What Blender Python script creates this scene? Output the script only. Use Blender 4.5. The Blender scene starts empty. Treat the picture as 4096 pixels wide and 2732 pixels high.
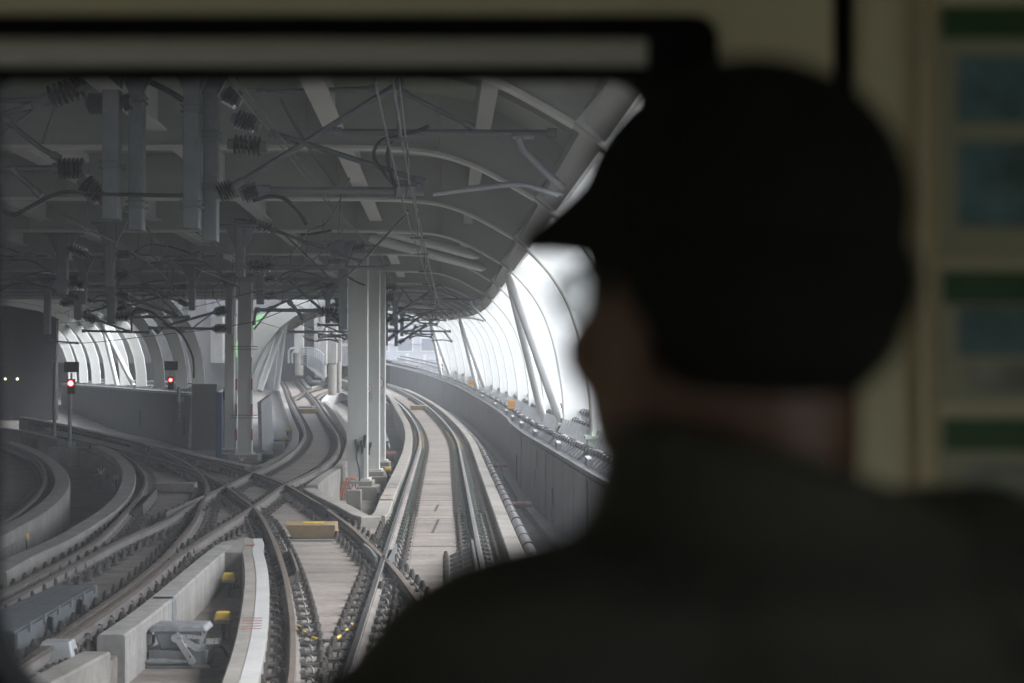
import bpy, bmesh, math, random
from mathutils import Vector, Matrix, Euler
random.seed(7)
R = math.radians
SC = bpy.context.scene
COL = SC.collection

# ------------------------------------------------------------------ camera, sky, sun, exposure
CAM_Z, HOR, FPX = 2.85, 369.0, 1600.0
PITCH = math.atan((HOR - 341.5) / FPX)
cam = bpy.data.cameras.new('camera')
cam.sensor_width = 36.0
cam.lens = 36.0 * FPX / 1024.0
cam.clip_start, cam.clip_end = 0.05, 3000.0
cam.dof.use_dof = True
cam.dof.focus_distance = 34.0
cam.dof.aperture_fstop = 2.8
cam_ob = bpy.data.objects.new('camera', cam)
cam_ob.location = (0, 0, CAM_Z)
cam_ob.rotation_euler = (math.pi / 2 + PITCH, 0, 0)
COL.objects.link(cam_ob)
SC.camera = cam_ob

SUN_EL, SUN_AZ = R(50), R(97)        # high, from the right of the line
world = bpy.data.worlds.new('World')
SC.world = world
world.use_nodes = True
wn, wl = world.node_tree.nodes, world.node_tree.links
bg = wn['Background']
sky = wn.new('ShaderNodeTexSky')
sky.sky_type = 'NISHITA'
sky.sun_disc = False
sky.sun_elevation = SUN_EL
sky.sun_rotation = SUN_AZ
sky.air_density, sky.dust_density, sky.ozone_density = 1.0, 1.5, 1.0
hs = wn.new('ShaderNodeHueSaturation')
hs.inputs['Saturation'].default_value = 0.28
wl.new(sky.outputs[0], hs.inputs['Color'])
wl.new(hs.outputs[0], bg.inputs['Color'])
bg.inputs['Strength'].default_value = 0.15

sl = bpy.data.lights.new('sun', 'SUN')
sl.energy = 1.2
sl.angle = R(25)
sl.color = (1.0, 0.97, 0.93)
sun = bpy.data.objects.new('sun', sl)
sd = Vector((math.sin(SUN_AZ) * math.cos(SUN_EL), math.cos(SUN_AZ) * math.cos(SUN_EL), math.sin(SUN_EL)))
sun.rotation_euler = sd.to_track_quat('Z', 'Y').to_euler()
sun.location = sd * 200
COL.objects.link(sun)

SC.view_settings.view_transform = 'Standard'
SC.view_settings.look = 'None'
SC.view_settings.exposure = 2.35
SC.view_settings.gamma = 1.0
SC.view_settings.use_curve_mapping = False
SC.cycles.max_bounces = 9
SC.cycles.diffuse_bounces = 6
SC.cycles.glossy_bounces = 3
SC.cycles.transparent_max_bounces = 12
SC.cycles.sample_clamp_indirect = 8.0
SC.cycles.caustics_reflective = False
SC.cycles.caustics_refractive = False
SC.cycles.use_denoising = True

# ------------------------------------------------------------------ where things stand
CROP = {'A': (0, 1550, 2.24), 'B': (0, 2032, 2.24), 'C': (700, 1600, 2.24), 'D': (800, 2032, 2.24),
        'E': (1400, 1700, 2.24), 'G': (1400, 1050, 2.24), 'H': (800, 850, 2.24), 'I': (0, 850, 2.24),
        'J': (1500, 200, 2.24), 'K': (800, 200, 2.24), 'L': (0, 200, 2.24), 'M': (1800, 1500, 3.918),
        'Q': (1000, 1200, 3.918), 'S': (500, 1150, 3.918), 'P': (1500, 1250, 3.918), 'T': (700, 1500, 3.918),
        'N': (1500, 800, 2.936), 'W': (1300, 1700, 5.2275), 'X': (0, 0, 2351 / 4096)}
cp, sp = math.cos(PITCH), math.sin(PITCH)

def ray(c, x, y):
    ox, oy, s = CROP[c]
    u, v = (ox + x / s) / 4, (oy + y / s) / 4
    a, b = (u - 512) / FPX, (341.5 - v) / FPX
    return Vector((a, cp - b * sp, sp + b * cp))

def zg(Y):
    """level of the rails along the line: flat, then a ramp up"""
    if Y < 58: return 0.0
    if Y < 87: return 0.0006 * (Y - 58) ** 2
    return 0.0006 * 29 * 29 + 0.0348 * (Y - 87)

def zc(Y):
    """level of the climbing S-curved track"""
    if Y < 90: return 0.0
    if Y < 112: return 0.0009 * (Y - 90) ** 2
    return 0.0009 * 22 * 22 + 0.0396 * (Y - 112)

def gp(c, x, y, z=0.0, ramp=True, lvl=None):
    """surveyed point on the plane z above rail level"""
    d = ray(c, x, y)
    f = (lvl or zg) if ramp else (lambda q: 0.0)
    lo, Y = 3.0, 240.0
    while lo < 240:
        if CAM_Z + d.z * (lo + 1) / d.y <= z + f(lo + 1):
            a, b = lo, lo + 1
            for _ in range(24):
                m = (a + b) / 2
                if CAM_Z + d.z * m / d.y <= z + f(m): b = m
                else: a = m
            Y = b; break
        lo += 1
    return Vector((d.x * Y / d.y, Y, z + f(Y)))

def dp(c, x, y, Y):
    """surveyed point in the cross plane at distance Y"""
    d = ray(c, x, y)
    return Vector((d.x * Y / d.y, Y, CAM_Z + d.z * Y / d.y))

def Xc(Y):
    """centre line of the running track"""
    x = -0.18 - 0.0425 * Y
    if Y > 58: x -= 0.00125 * (min(Y, 150) - 58) ** 2 + max(0, Y - 150) * 0.23
    return x

def spline(pts, step=0.6):
    P = [Vector(p) for p in pts]
    P = [P[0] * 2 - P[1]] + P + [P[-1] * 2 - P[-2]]
    out = []
    for i in range(1, len(P) - 2):
        n = max(1, int((P[i + 1] - P[i]).length / step))
        for k in range(n):
            t = k / n
            a, b, c, d = P[i - 1], P[i], P[i + 1], P[i + 2]
            out.append(0.5 * ((2 * b) + (c - a) * t + (2 * a - 5 * b + 4 * c - d) * t * t + (3 * b - a - 3 * c + d) * t ** 3))
    out.append(P[-2])
    return out

def smooth_path(pts, it=3):
    for _ in range(it):
        pts = [pts[0]] + [(pts[i - 1] + pts[i] * 2 + pts[i + 1]) / 4 for i in range(1, len(pts) - 1)] + [pts[-1]]
    return pts

def resample(pts, step):
    out = [pts[0].copy()]
    acc = 0.0
    for a, b in zip(pts, pts[1:]):
        L = (b - a).length
        if L < 1e-9: continue
        t = step - acc
        while t <= L:
            out.append(a.lerp(b, t / L)); t += step
        acc = (acc + L) % step
    return out

def offset(pts, o, dz=0.0):
    out = []
    for i, p in enumerate(pts):
        a, b = pts[max(0, i - 1)], pts[min(len(pts) - 1, i + 1)]
        d = (b - a); d.z = 0; d.normalize()
        out.append(Vector((p.x + d.y * o, p.y - d.x * o, p.z + dz)))
    return out

# ------------------------------------------------------------------ mesh builder and tagging
class MB:
    def __init__(s): s.v, s.f, s.m = [], [], []
    def add(s, vs, fs, mi=0):
        n = len(s.v)
        s.v += [tuple(v) for v in vs]
        for f in fs: s.f.append([n + i for i in f]); s.m.append(mi)
    def box(s, c, size, rz=0.0, mi=0, rx=0.0, ry=0.0, taper=1.0):
        M = Euler((rx, ry, rz)).to_matrix(); c = Vector(c)
        vs = []
        for z in (-1, 1):
            t = taper if z > 0 else 1.0
            for x, y in ((-1, -1), (1, -1), (1, 1), (-1, 1)):
                vs.append(c + M @ Vector((x * size[0] / 2 * t, y * size[1] / 2 * t, z * size[2] / 2)))
        s.add(vs, [(3, 2, 1, 0), (4, 5, 6, 7), (0, 1, 5, 4), (1, 2, 6, 5), (2, 3, 7, 6), (3, 0, 4, 7)], mi)
    def beam(s, a, b, w, h, mi=0, up=(0, 0, 1)):
        a, b = Vector(a), Vector(b); d = (b - a).normalized(); up = Vector(up)
        r = d.cross(up)
        if r.length < 1e-4: r = d.cross(Vector((0, 1, 0)))
        r.normalize(); q = r.cross(d)
        vs = []
        for p in (a, b):
            for x, z in ((-1, -1), (1, -1), (1, 1), (-1, 1)): vs.append(p + r * x * w / 2 + q * z * h / 2)
        s.add(vs, [(0, 1, 2, 3), (7, 6, 5, 4), (1, 0, 4, 5), (2, 1, 5, 6), (3, 2, 6, 7), (0, 3, 7, 4)], mi)
    def tube(s, pts, r, n=8, mi=0, cap=True):
        pts = [Vector(p) for p in pts]
        rr = r if isinstance(r, (list, tuple)) else [r] * len(pts)
        d0 = (pts[1] - pts[0]).normalized()
        nrm = d0.orthogonal().normalized()
        vs = []
        for i, p in enumerate(pts):
            d = (pts[min(i + 1, len(pts) - 1)] - pts[max(i - 1, 0)]).normalized()
            nrm = (nrm - d * nrm.dot(d))
            if nrm.length < 1e-6: nrm = d.orthogonal()
            nrm.normalize(); bi = d.cross(nrm)
            for k in range(n):
                a = 2 * math.pi * k / n
                vs.append(p + (nrm * math.cos(a) + bi * math.sin(a)) * rr[i])
        fs = []
        for i in range(len(pts) - 1):
            for k in range(n):
                k2 = (k + 1) % n
                fs.append((i * n + k, i * n + k2, (i + 1) * n + k2, (i + 1) * n + k))
        if cap:
            fs.append(tuple(range(n - 1, -1, -1)))
            fs.append(tuple((len(pts) - 1) * n + k for k in range(n)))
        s.add(vs, fs, mi)
    def cyl(s, a, b, r, n=10, mi=0, r2=None): s.tube([a, b], [r, r if r2 is None else r2], n, mi)
    def sweep(s, pts, sec, mis=0, caps=True):
        """sec: closed list of (lateral to the right, up), swept along pts, kept upright"""
        n = len(sec); vs = []
        for i, p in enumerate(pts):
            a, b = pts[max(0, i - 1)], pts[min(len(pts) - 1, i + 1)]
            d = b - a; d.z = 0; d.normalize()
            for x, z in sec: vs.append((p.x + d.y * x, p.y - d.x * x, p.z + z))
        base = len(s.v); s.v += vs
        for i in range(len(pts) - 1):
            for k in range(n):
                k2 = (k + 1) % n
                s.f.append([base + i * n + k, base + i * n + k2, base + (i + 1) * n + k2, base + (i + 1) * n + k])
                s.m.append(mis[k] if isinstance(mis, (list, tuple)) else mis)
        if caps:
            m0 = mis[0] if isinstance(mis, (list, tuple)) else mis
            s.f.append([base + k for k in range(n - 1, -1, -1)]); s.m.append(m0)
            s.f.append([base + (len(pts) - 1) * n + k for k in range(n)]); s.m.append(m0)
    def plate(s, prof_in, prof_out, y0, y1, mi=0):
        """a plate of constant thickness y0..y1 between two profiles in x-z"""
        n = len(prof_in); vs = []
        for y in (y0, y1):
            for p in prof_in: vs.append((p[0], y, p[1]))
            for p in prof_out: vs.append((p[0], y, p[1]))
        fs = []
        for i in range(n - 1):
            fs += [(i, i + 1, n + i + 1, n + i), (2 * n + i, 3 * n + i, 3 * n + i + 1, 2 * n + i + 1),
                   (i, 2 * n + i, 2 * n + i + 1, i + 1), (n + i, n + i + 1, 3 * n + i + 1, 3 * n + i)]
        fs += [(0, n, 3 * n, 2 * n), (n - 1, 3 * n - 1, 4 * n - 1, 2 * n - 1)]
        s.add(vs, fs, mi)
    def prism(s, poly, z0, z1, mi=0):
        n = len(poly)
        s.add([(p[0], p[1], z0) for p in poly] + [(p[0], p[1], z1) for p in poly],
              [tuple(range(n - 1, -1, -1)), tuple(range(n, 2 * n))] + [(i, (i + 1) % n, n + (i + 1) % n, n + i) for i in range(n)], mi)
    def mesh(s, name, mats, smooth=None):
        me = bpy.data.meshes.new(name)
        me.from_pydata(s.v, [], s.f)
        for m in (mats if isinstance(mats, (list, tuple)) else [mats]): me.materials.append(m)
        me.polygons.foreach_set('material_index', s.m)
        bm = bmesh.new(); bm.from_mesh(me)
        bmesh.ops.recalc_face_normals(bm, faces=bm.faces)
        bm.to_mesh(me); bm.free()
        if smooth:
            me.shade_smooth()
            me.set_sharp_from_angle(angle=R(smooth))
        me.update()
        return me
    def build(s, name, mats, parent=None, smooth=None, bevel=0.0):
        o = bpy.data.objects.new(name, s.mesh(name, mats, smooth))
        COL.objects.link(o)
        if parent: o.parent = parent
        if bevel:
            b = o.modifiers.new('bevel', 'BEVEL'); b.width = bevel; b.segments = 2; b.limit_method = 'ANGLE'
        return o

def inst(name, me, parent, loc, rz=0.0, scale=None, tilt=None):
    o = bpy.data.objects.new(name, me)
    COL.objects.link(o); o.parent = parent
    o.location = loc; o.rotation_euler = (tilt or 0, 0, rz)
    if scale: o.scale = scale
    return o

def tag(o, label=None, cat=None, group=None, kind=None):
    if label: o['label'] = label
    if cat: o['category'] = cat
    if group: o['group'] = group
    if kind: o['kind'] = kind
    return o

def thing(name, label, cat, loc=(0, 0, 0), group=None):
    o = bpy.data.objects.new(name, None)
    o.empty_display_size = 0.2
    COL.objects.link(o); o.location = loc
    return tag(o, label, cat, group)

ORD = ['first', 'second', 'third', 'fourth', 'fifth', 'sixth', 'seventh', 'eighth', 'ninth', 'tenth', 'eleventh', 'twelfth']

# ------------------------------------------------------------------ materials
def mat(name, col, rough=0.7, metal=0.0, var=0.0, scale=3.0, bump=0.0, bscale=40.0, streak=None, emis=None, spec=0.5, col2=None, wet=0.0):
    m = bpy.data.materials.new(name); m.use_nodes = True
    nt = m.node_tree; N, L = nt.nodes, nt.links
    b = N['Principled BSDF']
    b.inputs['Roughness'].default_value = rough
    b.inputs['Metallic'].default_value = metal
    b.inputs['Specular IOR Level'].default_value = spec
    c4 = (*col, 1)
    b.inputs['Base Color'].default_value = c4
    if emis:
        b.inputs['Emission Color'].default_value = (*emis[:3], 1)
        b.inputs['Emission Strength'].default_value = emis[3]
    if var or bump or streak:
        tc = N.new('ShaderNodeTexCoord')
        src = tc.outputs['Object']
        geo = N.new('ShaderNodeNewGeometry')
        src = geo.outputs['Position']
    if var or streak:
        n1 = N.new('ShaderNodeTexNoise'); n1.inputs['Scale'].default_value = scale
        n1.inputs['Detail'].default_value = 8; n1.inputs['Roughness'].default_value = 0.62
        if streak:
            mp = N.new('ShaderNodeMapping'); mp.inputs['Scale'].default_value = streak
            L.new(src, mp.inputs['Vector']); L.new(mp.outputs[0], n1.inputs['Vector'])
        else: L.new(src, n1.inputs['Vector'])
        n2 = N.new('ShaderNodeTexNoise'); n2.inputs['Scale'].default_value = scale * 7.3
        n2.inputs['Detail'].default_value = 5
        L.new(src, n2.inputs['Vector'])
        r = N.new('ShaderNodeValToRGB')
        d2 = col2 or tuple(c * (1 - var * 1.5) for c in col)
        r.color_ramp.elements[0].position = 0.3; r.color_ramp.elements[0].color = (*d2, 1)
        r.color_ramp.elements[1].position = 0.68; r.color_ramp.elements[1].color = (*[min(1, c * (1 + var * 0.5)) for c in col], 1)
        mx = N.new('ShaderNodeMix'); mx.data_type = 'FLOAT'; mx.inputs[0].default_value = 0.35
        L.new(n1.outputs[0], mx.inputs[2]); L.new(n2.outputs[0], mx.inputs[3])
        L.new(mx.outputs[0], r.inputs[0]); L.new(r.outputs[0], b.inputs['Base Color'])
        rr = N.new('ShaderNodeMapRange'); rr.inputs[3].default_value = max(0.05, rough - 0.12); rr.inputs[4].default_value = min(1, rough + 0.12)
        L.new(n2.outputs[0], rr.inputs[0]); L.new(rr.outputs[0], b.inputs['Roughness'])
    if bump:
        nb = N.new('ShaderNodeTexNoise'); nb.inputs['Scale'].default_value = bscale; nb.inputs['Detail'].default_value = 6
        L.new(src, nb.inputs['Vector'])
        bp = N.new('ShaderNodeBump'); bp.inputs['Strength'].default_value = bump; bp.inputs['Distance'].default_value = 0.01
        L.new(nb.outputs[0], bp.inputs['Height']); L.new(bp.outputs[0], b.inputs['Normal'])
    return m

MAT = {
 'slab': mat('slab_concrete', (0.215, 0.192, 0.177), 0.85, var=0.45, scale=1.3, bump=0.5, bscale=25, streak=(0.5, 1.6, 1)),
 'floor': mat('trough_concrete', (0.21, 0.20, 0.19), 0.9, var=0.4, scale=0.9, bump=0.5, bscale=20),
 'kerb': mat('kerb_concrete', (0.255, 0.242, 0.224), 0.85, var=0.3, scale=1.6, bump=0.4, bscale=30),
 'kerb_pale': mat('kerb_pale_coat', (0.40, 0.40, 0.41), 0.8, var=0.15, scale=2.0, bump=0.3),
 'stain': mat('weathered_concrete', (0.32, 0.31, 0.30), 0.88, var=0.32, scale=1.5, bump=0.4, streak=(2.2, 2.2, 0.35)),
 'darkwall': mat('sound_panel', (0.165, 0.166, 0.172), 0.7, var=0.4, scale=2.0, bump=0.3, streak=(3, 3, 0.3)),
 'greywall': mat('grey_parapet_steel', (0.115, 0.125, 0.135), 0.6, var=0.25, scale=1.2, streak=(2, 2, 0.4)),
 'recess': mat('dark_recess', (0.04, 0.042, 0.046), 0.8),  # near black stands in for shade in gaps and holes; also board face
 'rail': mat('rail_rust', (0.105, 0.086, 0.075), 0.75, var=0.45, scale=4.0, bump=0.3, bscale=60),
 'railweb': mat('rail_web_grey', (0.21, 0.195, 0.185), 0.7, var=0.35, scale=3.0, bump=0.2),
 'railtop': mat('rail_worn_steel', (0.55, 0.54, 0.53), 0.28, metal=1.0, var=0.12, scale=6.0),
 'railtop_rust': mat('rail_top_tarnished', (0.21, 0.175, 0.15), 0.5, metal=0.35, var=0.4, scale=5.0),
 'clip': mat('clip_steel', (0.15, 0.15, 0.152), 0.5, metal=0.3, var=0.3, scale=20),
 'clipgreen': mat('clip_green', (0.045, 0.085, 0.062), 0.5, var=0.3, scale=20),
 'clipyellow': mat('clip_yellow', (0.30, 0.22, 0.07), 0.5, var=0.3, scale=20),
 'bolt': mat('anchor_bolt', (0.085, 0.078, 0.072), 0.6, metal=0.3, var=0.4, scale=18),
 'bplate': mat('fastener_plate', (0.10, 0.095, 0.09), 0.7, var=0.4, scale=9),
 'white_steel': mat('white_painted_steel', (0.78, 0.79, 0.79), 0.45, var=0.05, scale=1.0),
 'roof_steel': mat('pale_grey_painted_steel', (0.43, 0.435, 0.395), 0.5, var=0.08, scale=1.2),
 'flange_lit': mat('lit_flange_steel', (0.66, 0.665, 0.62), 0.5, var=0.06, scale=1.5),  # lighter copy of the roof steel; lit flange edges put into the colour
 'column': mat('column_paint', (0.50, 0.505, 0.485), 0.5, var=0.07, scale=1.5, streak=(3, 3, 0.4)),
 'deck': mat('roof_deck_green_grey', (0.40, 0.46, 0.36), 0.6, var=0.08, scale=1.0),
 'cat': mat('galvanised_steel', (0.21, 0.23, 0.24), 0.5, metal=0.4, var=0.2, scale=6),
 'tubes': mat('cantilever_tube', (0.16, 0.175, 0.185), 0.45, metal=0.4, var=0.2, scale=8),
 'tubes_pale': mat('cantilever_tube_pale', (0.40, 0.41, 0.44), 0.45, metal=0.2, var=0.1, scale=8),
 'insul': mat('brown_porcelain', (0.055, 0.04, 0.037), 0.12, spec=0.7),
 'wire': mat('wire_metal', (0.12, 0.118, 0.115), 0.5, metal=0.6),
 'black': mat('black_rubber', (0.018, 0.018, 0.019), 0.55),
 'yellow': mat('yellow_cover', (0.62, 0.42, 0.055), 0.45, var=0.15, scale=8),
 'tan': mat('ochre_board', (0.29, 0.21, 0.115), 0.6, var=0.2, scale=4),
 'orange': mat('orange_sign', (0.72, 0.34, 0.06), 0.5),
 'orange_hose': mat('orange_hose', (0.55, 0.15, 0.05), 0.55),
 'ink': mat('sign_ink', (0.05, 0.04, 0.04), 0.6),
 'red': mat('sign_red', (0.30, 0.035, 0.05), 0.5),
 'redpaint': mat('red_marking_paint', (0.36, 0.12, 0.10), 0.8, var=0.3, scale=20),
 'signwhite': mat('sign_white', (0.62, 0.62, 0.62), 0.5),
 'machine': mat('machine_grey', (0.29, 0.305, 0.32), 0.5, metal=0.2, var=0.32, scale=7, bump=0.15),
 'pipe': mat('pipe_steel', (0.30, 0.30, 0.31), 0.4, metal=0.35, var=0.25, scale=3),
 'silver': mat('pipe_cladding', (0.55, 0.56, 0.58), 0.3, metal=0.7, var=0.1, scale=4),
 'flange': mat('pipe_flange_rust', (0.20, 0.10, 0.085), 0.6, var=0.3, scale=12),
 'cable': mat('cable_sheath', (0.12, 0.12, 0.125), 0.5, var=0.2, scale=6),
 'rack': mat('rack_steel', (0.42, 0.43, 0.45), 0.45, metal=0.3, var=0.15, scale=6),
 'baseflange': mat('pale_green_flange', (0.52, 0.60, 0.54), 0.5),
 'blue': mat('blue_tarpaulin', (0.03, 0.055, 0.13), 0.6, var=0.2, scale=4),
 'greenpanel': mat('green_roof_panel', (0.26, 0.52, 0.25), 0.5, var=0.05),
 'lampred': mat('red_signal_lamp', (0.4, 0.02, 0.02), 0.4, emis=(1.0, 0.06, 0.06, 4.0)),
 'lampwarm': mat('tunnel_lamp', (0.5, 0.45, 0.3), 0.4, emis=(1.0, 0.85, 0.45, 1.2)),
 'dark': mat('shade_black', (0.022, 0.022, 0.025), 0.9, var=0.2, scale=1),  # near black stands in for the shade inside the tunnel
 'city_grey': mat('veiled_city_cladding', (0.46, 0.475, 0.52), 0.6, var=0.06, scale=0.3),  # pale bluish tone carries the bright distance veil in its colour
 'city_dark': mat('city_window_band', (0.20, 0.22, 0.26), 0.25),
 'city_pink': mat('pink_render', (0.62, 0.44, 0.40), 0.8, var=0.12, scale=0.6),
 'city_cream': mat('cream_render', (0.62, 0.56, 0.40), 0.8, var=0.12, scale=0.6),
 'city_white': mat('white_render', (0.72, 0.72, 0.72), 0.8, var=0.1, scale=0.6),
 'glassdark': mat('dark_window_glass', (0.06, 0.075, 0.08), 0.1),
 'ground': mat('street_asphalt', (0.10, 0.10, 0.10), 0.9, var=0.3, scale=0.2),
 'leaf': mat('tree_leaf', (0.06, 0.11, 0.055), 0.7, var=0.4, scale=2.0),
 'bark': mat('tree_bark', (0.09, 0.07, 0.05), 0.9, var=0.3, scale=6.0),
}

def glass_mat(name, tint, fac, rough=0.05):
    m = bpy.data.materials.new(name); m.use_nodes = True
    N, L = m.node_tree.nodes, m.node_tree.links
    N.remove(N['Principled BSDF'])
    out = N['Material Output']
    t = N.new('ShaderNodeBsdfTransparent'); t.inputs[0].default_value = (*tint, 1)
    d = N.new('ShaderNodeBsdfTranslucent'); d.inputs[0].default_value = (0.78, 0.8, 0.84, 1)
    mx = N.new('ShaderNodeMixShader')
    n = N.new('ShaderNodeTexNoise'); n.inputs['Scale'].default_value = 5.0; n.inputs['Detail'].default_value = 4
    g = N.new('ShaderNodeNewGeometry'); L.new(g.outputs['Position'], n.inputs['Vector'])
    r = N.new('ShaderNodeMapRange'); r.inputs[3].default_value = fac * 0.7; r.inputs[4].default_value = fac * 1.3
    L.new(n.outputs[0], r.inputs[0]); L.new(r.outputs[0], mx.inputs[0])
    L.new(t.outputs[0], mx.inputs[1]); L.new(d.outputs[0], mx.inputs[2])
    L.new(mx.outputs[0], out.inputs[0])
    return m
# ------------------------------------------------------------------ setting: ground levels
def sheet(name, x0, x1, ys, zf, m, kind='structure'):
    mb = MB()
    for a, b in zip(ys, ys[1:]):
        mb.add([(x0, a, zf(a)), (x1, a, zf(a)), (x1, b, zf(b)), (x0, b, zf(b))], [(0, 1, 2, 3)])
    o = mb.build(name, m); o['kind'] = kind
    return o

street = sheet('ground', -255, 255, [-135, 375], lambda y: -9.0, MAT['ground'])
deck_ys = [-26] + list(range(-20, 58, 6)) + list(range(58, 190, 4))
def deck(name, xa, xb, lvl):
    mb = MB()
    for a, b in zip(deck_ys, deck_ys[1:]):
        mb.add([(xa(a), a, lvl(a)), (xb(a), a, lvl(a)), (xb(b), b, lvl(b)), (xa(b), b, lvl(b))], [(0, 1, 2, 3)])
    o = mb.build(name, MAT['floor']); o['kind'] = 'structure'
deck('viaduct_deck', lambda y: Xc(y) - 2.0, lambda y: 4.6, lambda y: zg(y) - 0.9)
deck('viaduct_deck', lambda y: -60, lambda y: Xc(y) - 2.0, lambda y: zc(y) - 0.9)

# ------------------------------------------------------------------ rails
H_RAIL = 0.172
RSEC = [(-0.036, -0.004), (-0.028, 0.0), (0.028, 0.0), (0.036, -0.004), (0.036, -0.045), (0.012, -0.058), (0.010, -0.145),
        (0.075, -0.160), (0.075, -H_RAIL), (-0.075, -H_RAIL), (-0.075, -0.160), (-0.010, -0.145), (-0.012, -0.058), (-0.036, -0.045)]

clip_mb = MB()
arc = [(0.030 + 0.040 * math.cos(R(a)), -0.03 + 0.0004 * a, 0.012 + 0.050 * math.sin(R(a))) for a in range(-20, 201, 27)]
clip_mb.tube(arc, 0.0115, 5)
clip_mb.tube([(-0.02, -0.05, 0.02), (0.0, 0.05, 0.02)], 0.0135, 5)
bolt_mb = MB()
bolt_mb.cyl((0, 0, 0), (0, 0, 0.05), 0.052, 8, r2=0.042)
bolt_mb.cyl((0, 0, 0.05), (0, 0, 0.065), 0.046, 8)
bolt_mb.cyl((0, 0, 0.065), (0, 0, 0.098), 0.034, 8)
bolt_mb.cyl((0, 0, 0.098), (0, 0, 0.122), 0.026, 6)
plate_mb = MB()
plate_mb.box((0, 0, 0.012), (0.70, 0.15, 0.024))
plate_mb.box((-0.10, 0, 0.035), (0.05, 0.15, 0.03)); plate_mb.box((0.10, 0, 0.035), (0.05, 0.15, 0.03))
ME_PLATE = plate_mb.mesh('baseplate', MAT['bplate'])
ME_BOLT = bolt_mb.mesh('anchor_bolt', MAT['bolt'], 40)
ME_CLIP = {k: clip_mb.mesh('rail_clip', MAT[k], 60) for k in ('clip', 'clipgreen', 'clipyellow')}

def stuff_fasteners(mb, p, ang, ci):
    c, s = math.cos(ang), math.sin(ang)
    for sx in (-1, 1):
        q = Vector((p.x + c * sx * 0.27, p.y + s * sx * 0.27, p.z))
        mb.box((q.x, q.y, q.z + 0.055), (0.07, 0.07, 0.11), ang, 0)
        q = Vector((p.x + c * sx * 0.14, p.y + s * sx * 0.14, p.z))
        mb.box((q.x, q.y, q.z + 0.045), (0.07, 0.08, 0.05), ang, ci, taper=0.5)
    mb.box((p.x, p.y, p.z + 0.012), (0.72, 0.19, 0.024), ang, 0)

def rail(label, pts, top='railtop_rust', near=33.0, far=80.0, spacing=0.63, green=False, start=None):
    pts = smooth_path(spline(pts, 0.5), 4)
    top_i = 1
    mb = MB(); mis = [1, 1, 1, 0, 0, 2, 2, 2, 2, 2, 2, 2, 0, 0]
    mb.sweep(pts, RSEC, mis)
    r = mb.build('rail', [MAT['rail'], MAT[top], MAT['railweb']], smooth=25)
    tag(r, label, 'rail')
    st = MB(); n = 0
    fp = resample(pts, spacing)
    for i, p in enumerate(fp):
        if p.y < 12.5 or p.y > far: continue
        a, b = fp[max(0, i - 1)], fp[min(len(fp) - 1, i + 1)]
        ang = math.atan2(b.y - a.y, b.x - a.x) - math.pi / 2
        q = Vector((p.x, p.y, p.z - H_RAIL - 0.025))
        ck = 'clip'
        if green and p.y > 27.5: ck = 'clipgreen'
        if green and p.y > 60: ck = 'clipyellow'
        if green and p.y > 74: ck = 'clipgreen'
        if p.y < near and abs(p.x) < 0.34 * p.y + 0.5:
            f = inst('fastener', ME_PLATE, r, q, ang); n += 1
            for sx in (-1, 1):
                c = inst('clip', ME_CLIP[ck], f, (sx * 0.13, 0, 0.035), 0 if sx > 0 else math.pi)
                inst('bolt', ME_BOLT, f, (sx * 0.285, 0, 0.024))
        else:
            stuff_fasteners(st, q, ang, {'clip': 1, 'clipgreen': 2, 'clipyellow': 3}[ck])
    if st.f:
        o = st.build('far_fasteners', [MAT['bolt'], MAT['clip'], MAT['clipgreen'], MAT['clipyellow']], r)
        o['kind'] = 'stuff'
    r['pts'] = len(pts)
    RAILP[label] = pts
    return r
RAILP = {}

def picks(s, z=0.0, lvl=None):
    """'A:10,20 30,40 B:5,6' -> ground points"""
    out = []; c = None
    for tok in s.split():
        if ':' in tok: c, tok = tok.split(':')
        x, y = tok.split(',')
        out.append(gp(c, float(x), float(y), z, True, lvl))
    return out

YS = [3, 8, 13] + list(range(18, 150, 4))
track_b = [Vector((Xc(y), y, zg(y))) for y in YS]
BL = rail('polished left rail of the main running track, with green clips', offset(track_b, -0.735), 'railtop', green=True, far=104)
BR = rail('polished right rail of the main running track, beside the low kerb', offset(track_b, 0.735), 'railtop', green=True, far=104)
P_AR = [Vector((-0.18, 12, 0)), Vector((-0.45, 15, 0))] + picks('D:2110,1030 1980,850 1860,690 1770,565 1660,450 1560,360 1450,250 1330,145 C:1360,975 1210,875 1050,785 990,750 850,695 700,645 A:2100,715 1900,650 1700,598 1500,550 1300,505 1000,438 700,375 400,312 200,270')
P_AL = [Vector((-1.0, 4, 0)), Vector((-1.45, 9, 0))] + picks('D:820,1568 832,1300 835,1050 810,850 765,600 700,390 630,220 560,90 C:700,950 560,850 450,765 A:1800,760 1650,705 1500,662 1350,622 1200,588 1000,535 860,494')
AR = rail('rusty rail sweeping from the polished rail up through both diamond crossings', P_AR, near=31)
AL = rail('brown curved rail in front of the ochre wedge box, bending into the crossing', P_AL, near=31)
P_CL = picks('B:-500,1100 0,850 300,690 700,480 1000,320 1200,220 1480,105 A:1830,970 2018,877 C:560,708 700,645 T:1650,1318 1880,1150 2010,990 2040,890 2000,770 1930,630 1850,480 1760,310 Q:560,1400 440,1180 350,1040', 0, zc)
P_CR = picks('B:-200,1640 200,1390 450,1230 700,1080 1000,880 1300,660 1568,432 C:100,1330 330,1180 470,1090 600,1015 700,950 850,845 985,752 1130,690 1280,610 1380,540 1440,470 1466,400 1455,320 1400,230 1330,130 Q:1000,1560 880,1430 740,1240 640,1110 560,1030', 0, zc)
CLr = rail('left rail of the S-curved track that climbs to the dark portal', P_CL, near=30, far=150)
CRr = rail('right rail of the S-curved track that climbs to the dark portal', P_CR, near=30, far=150)
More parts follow.
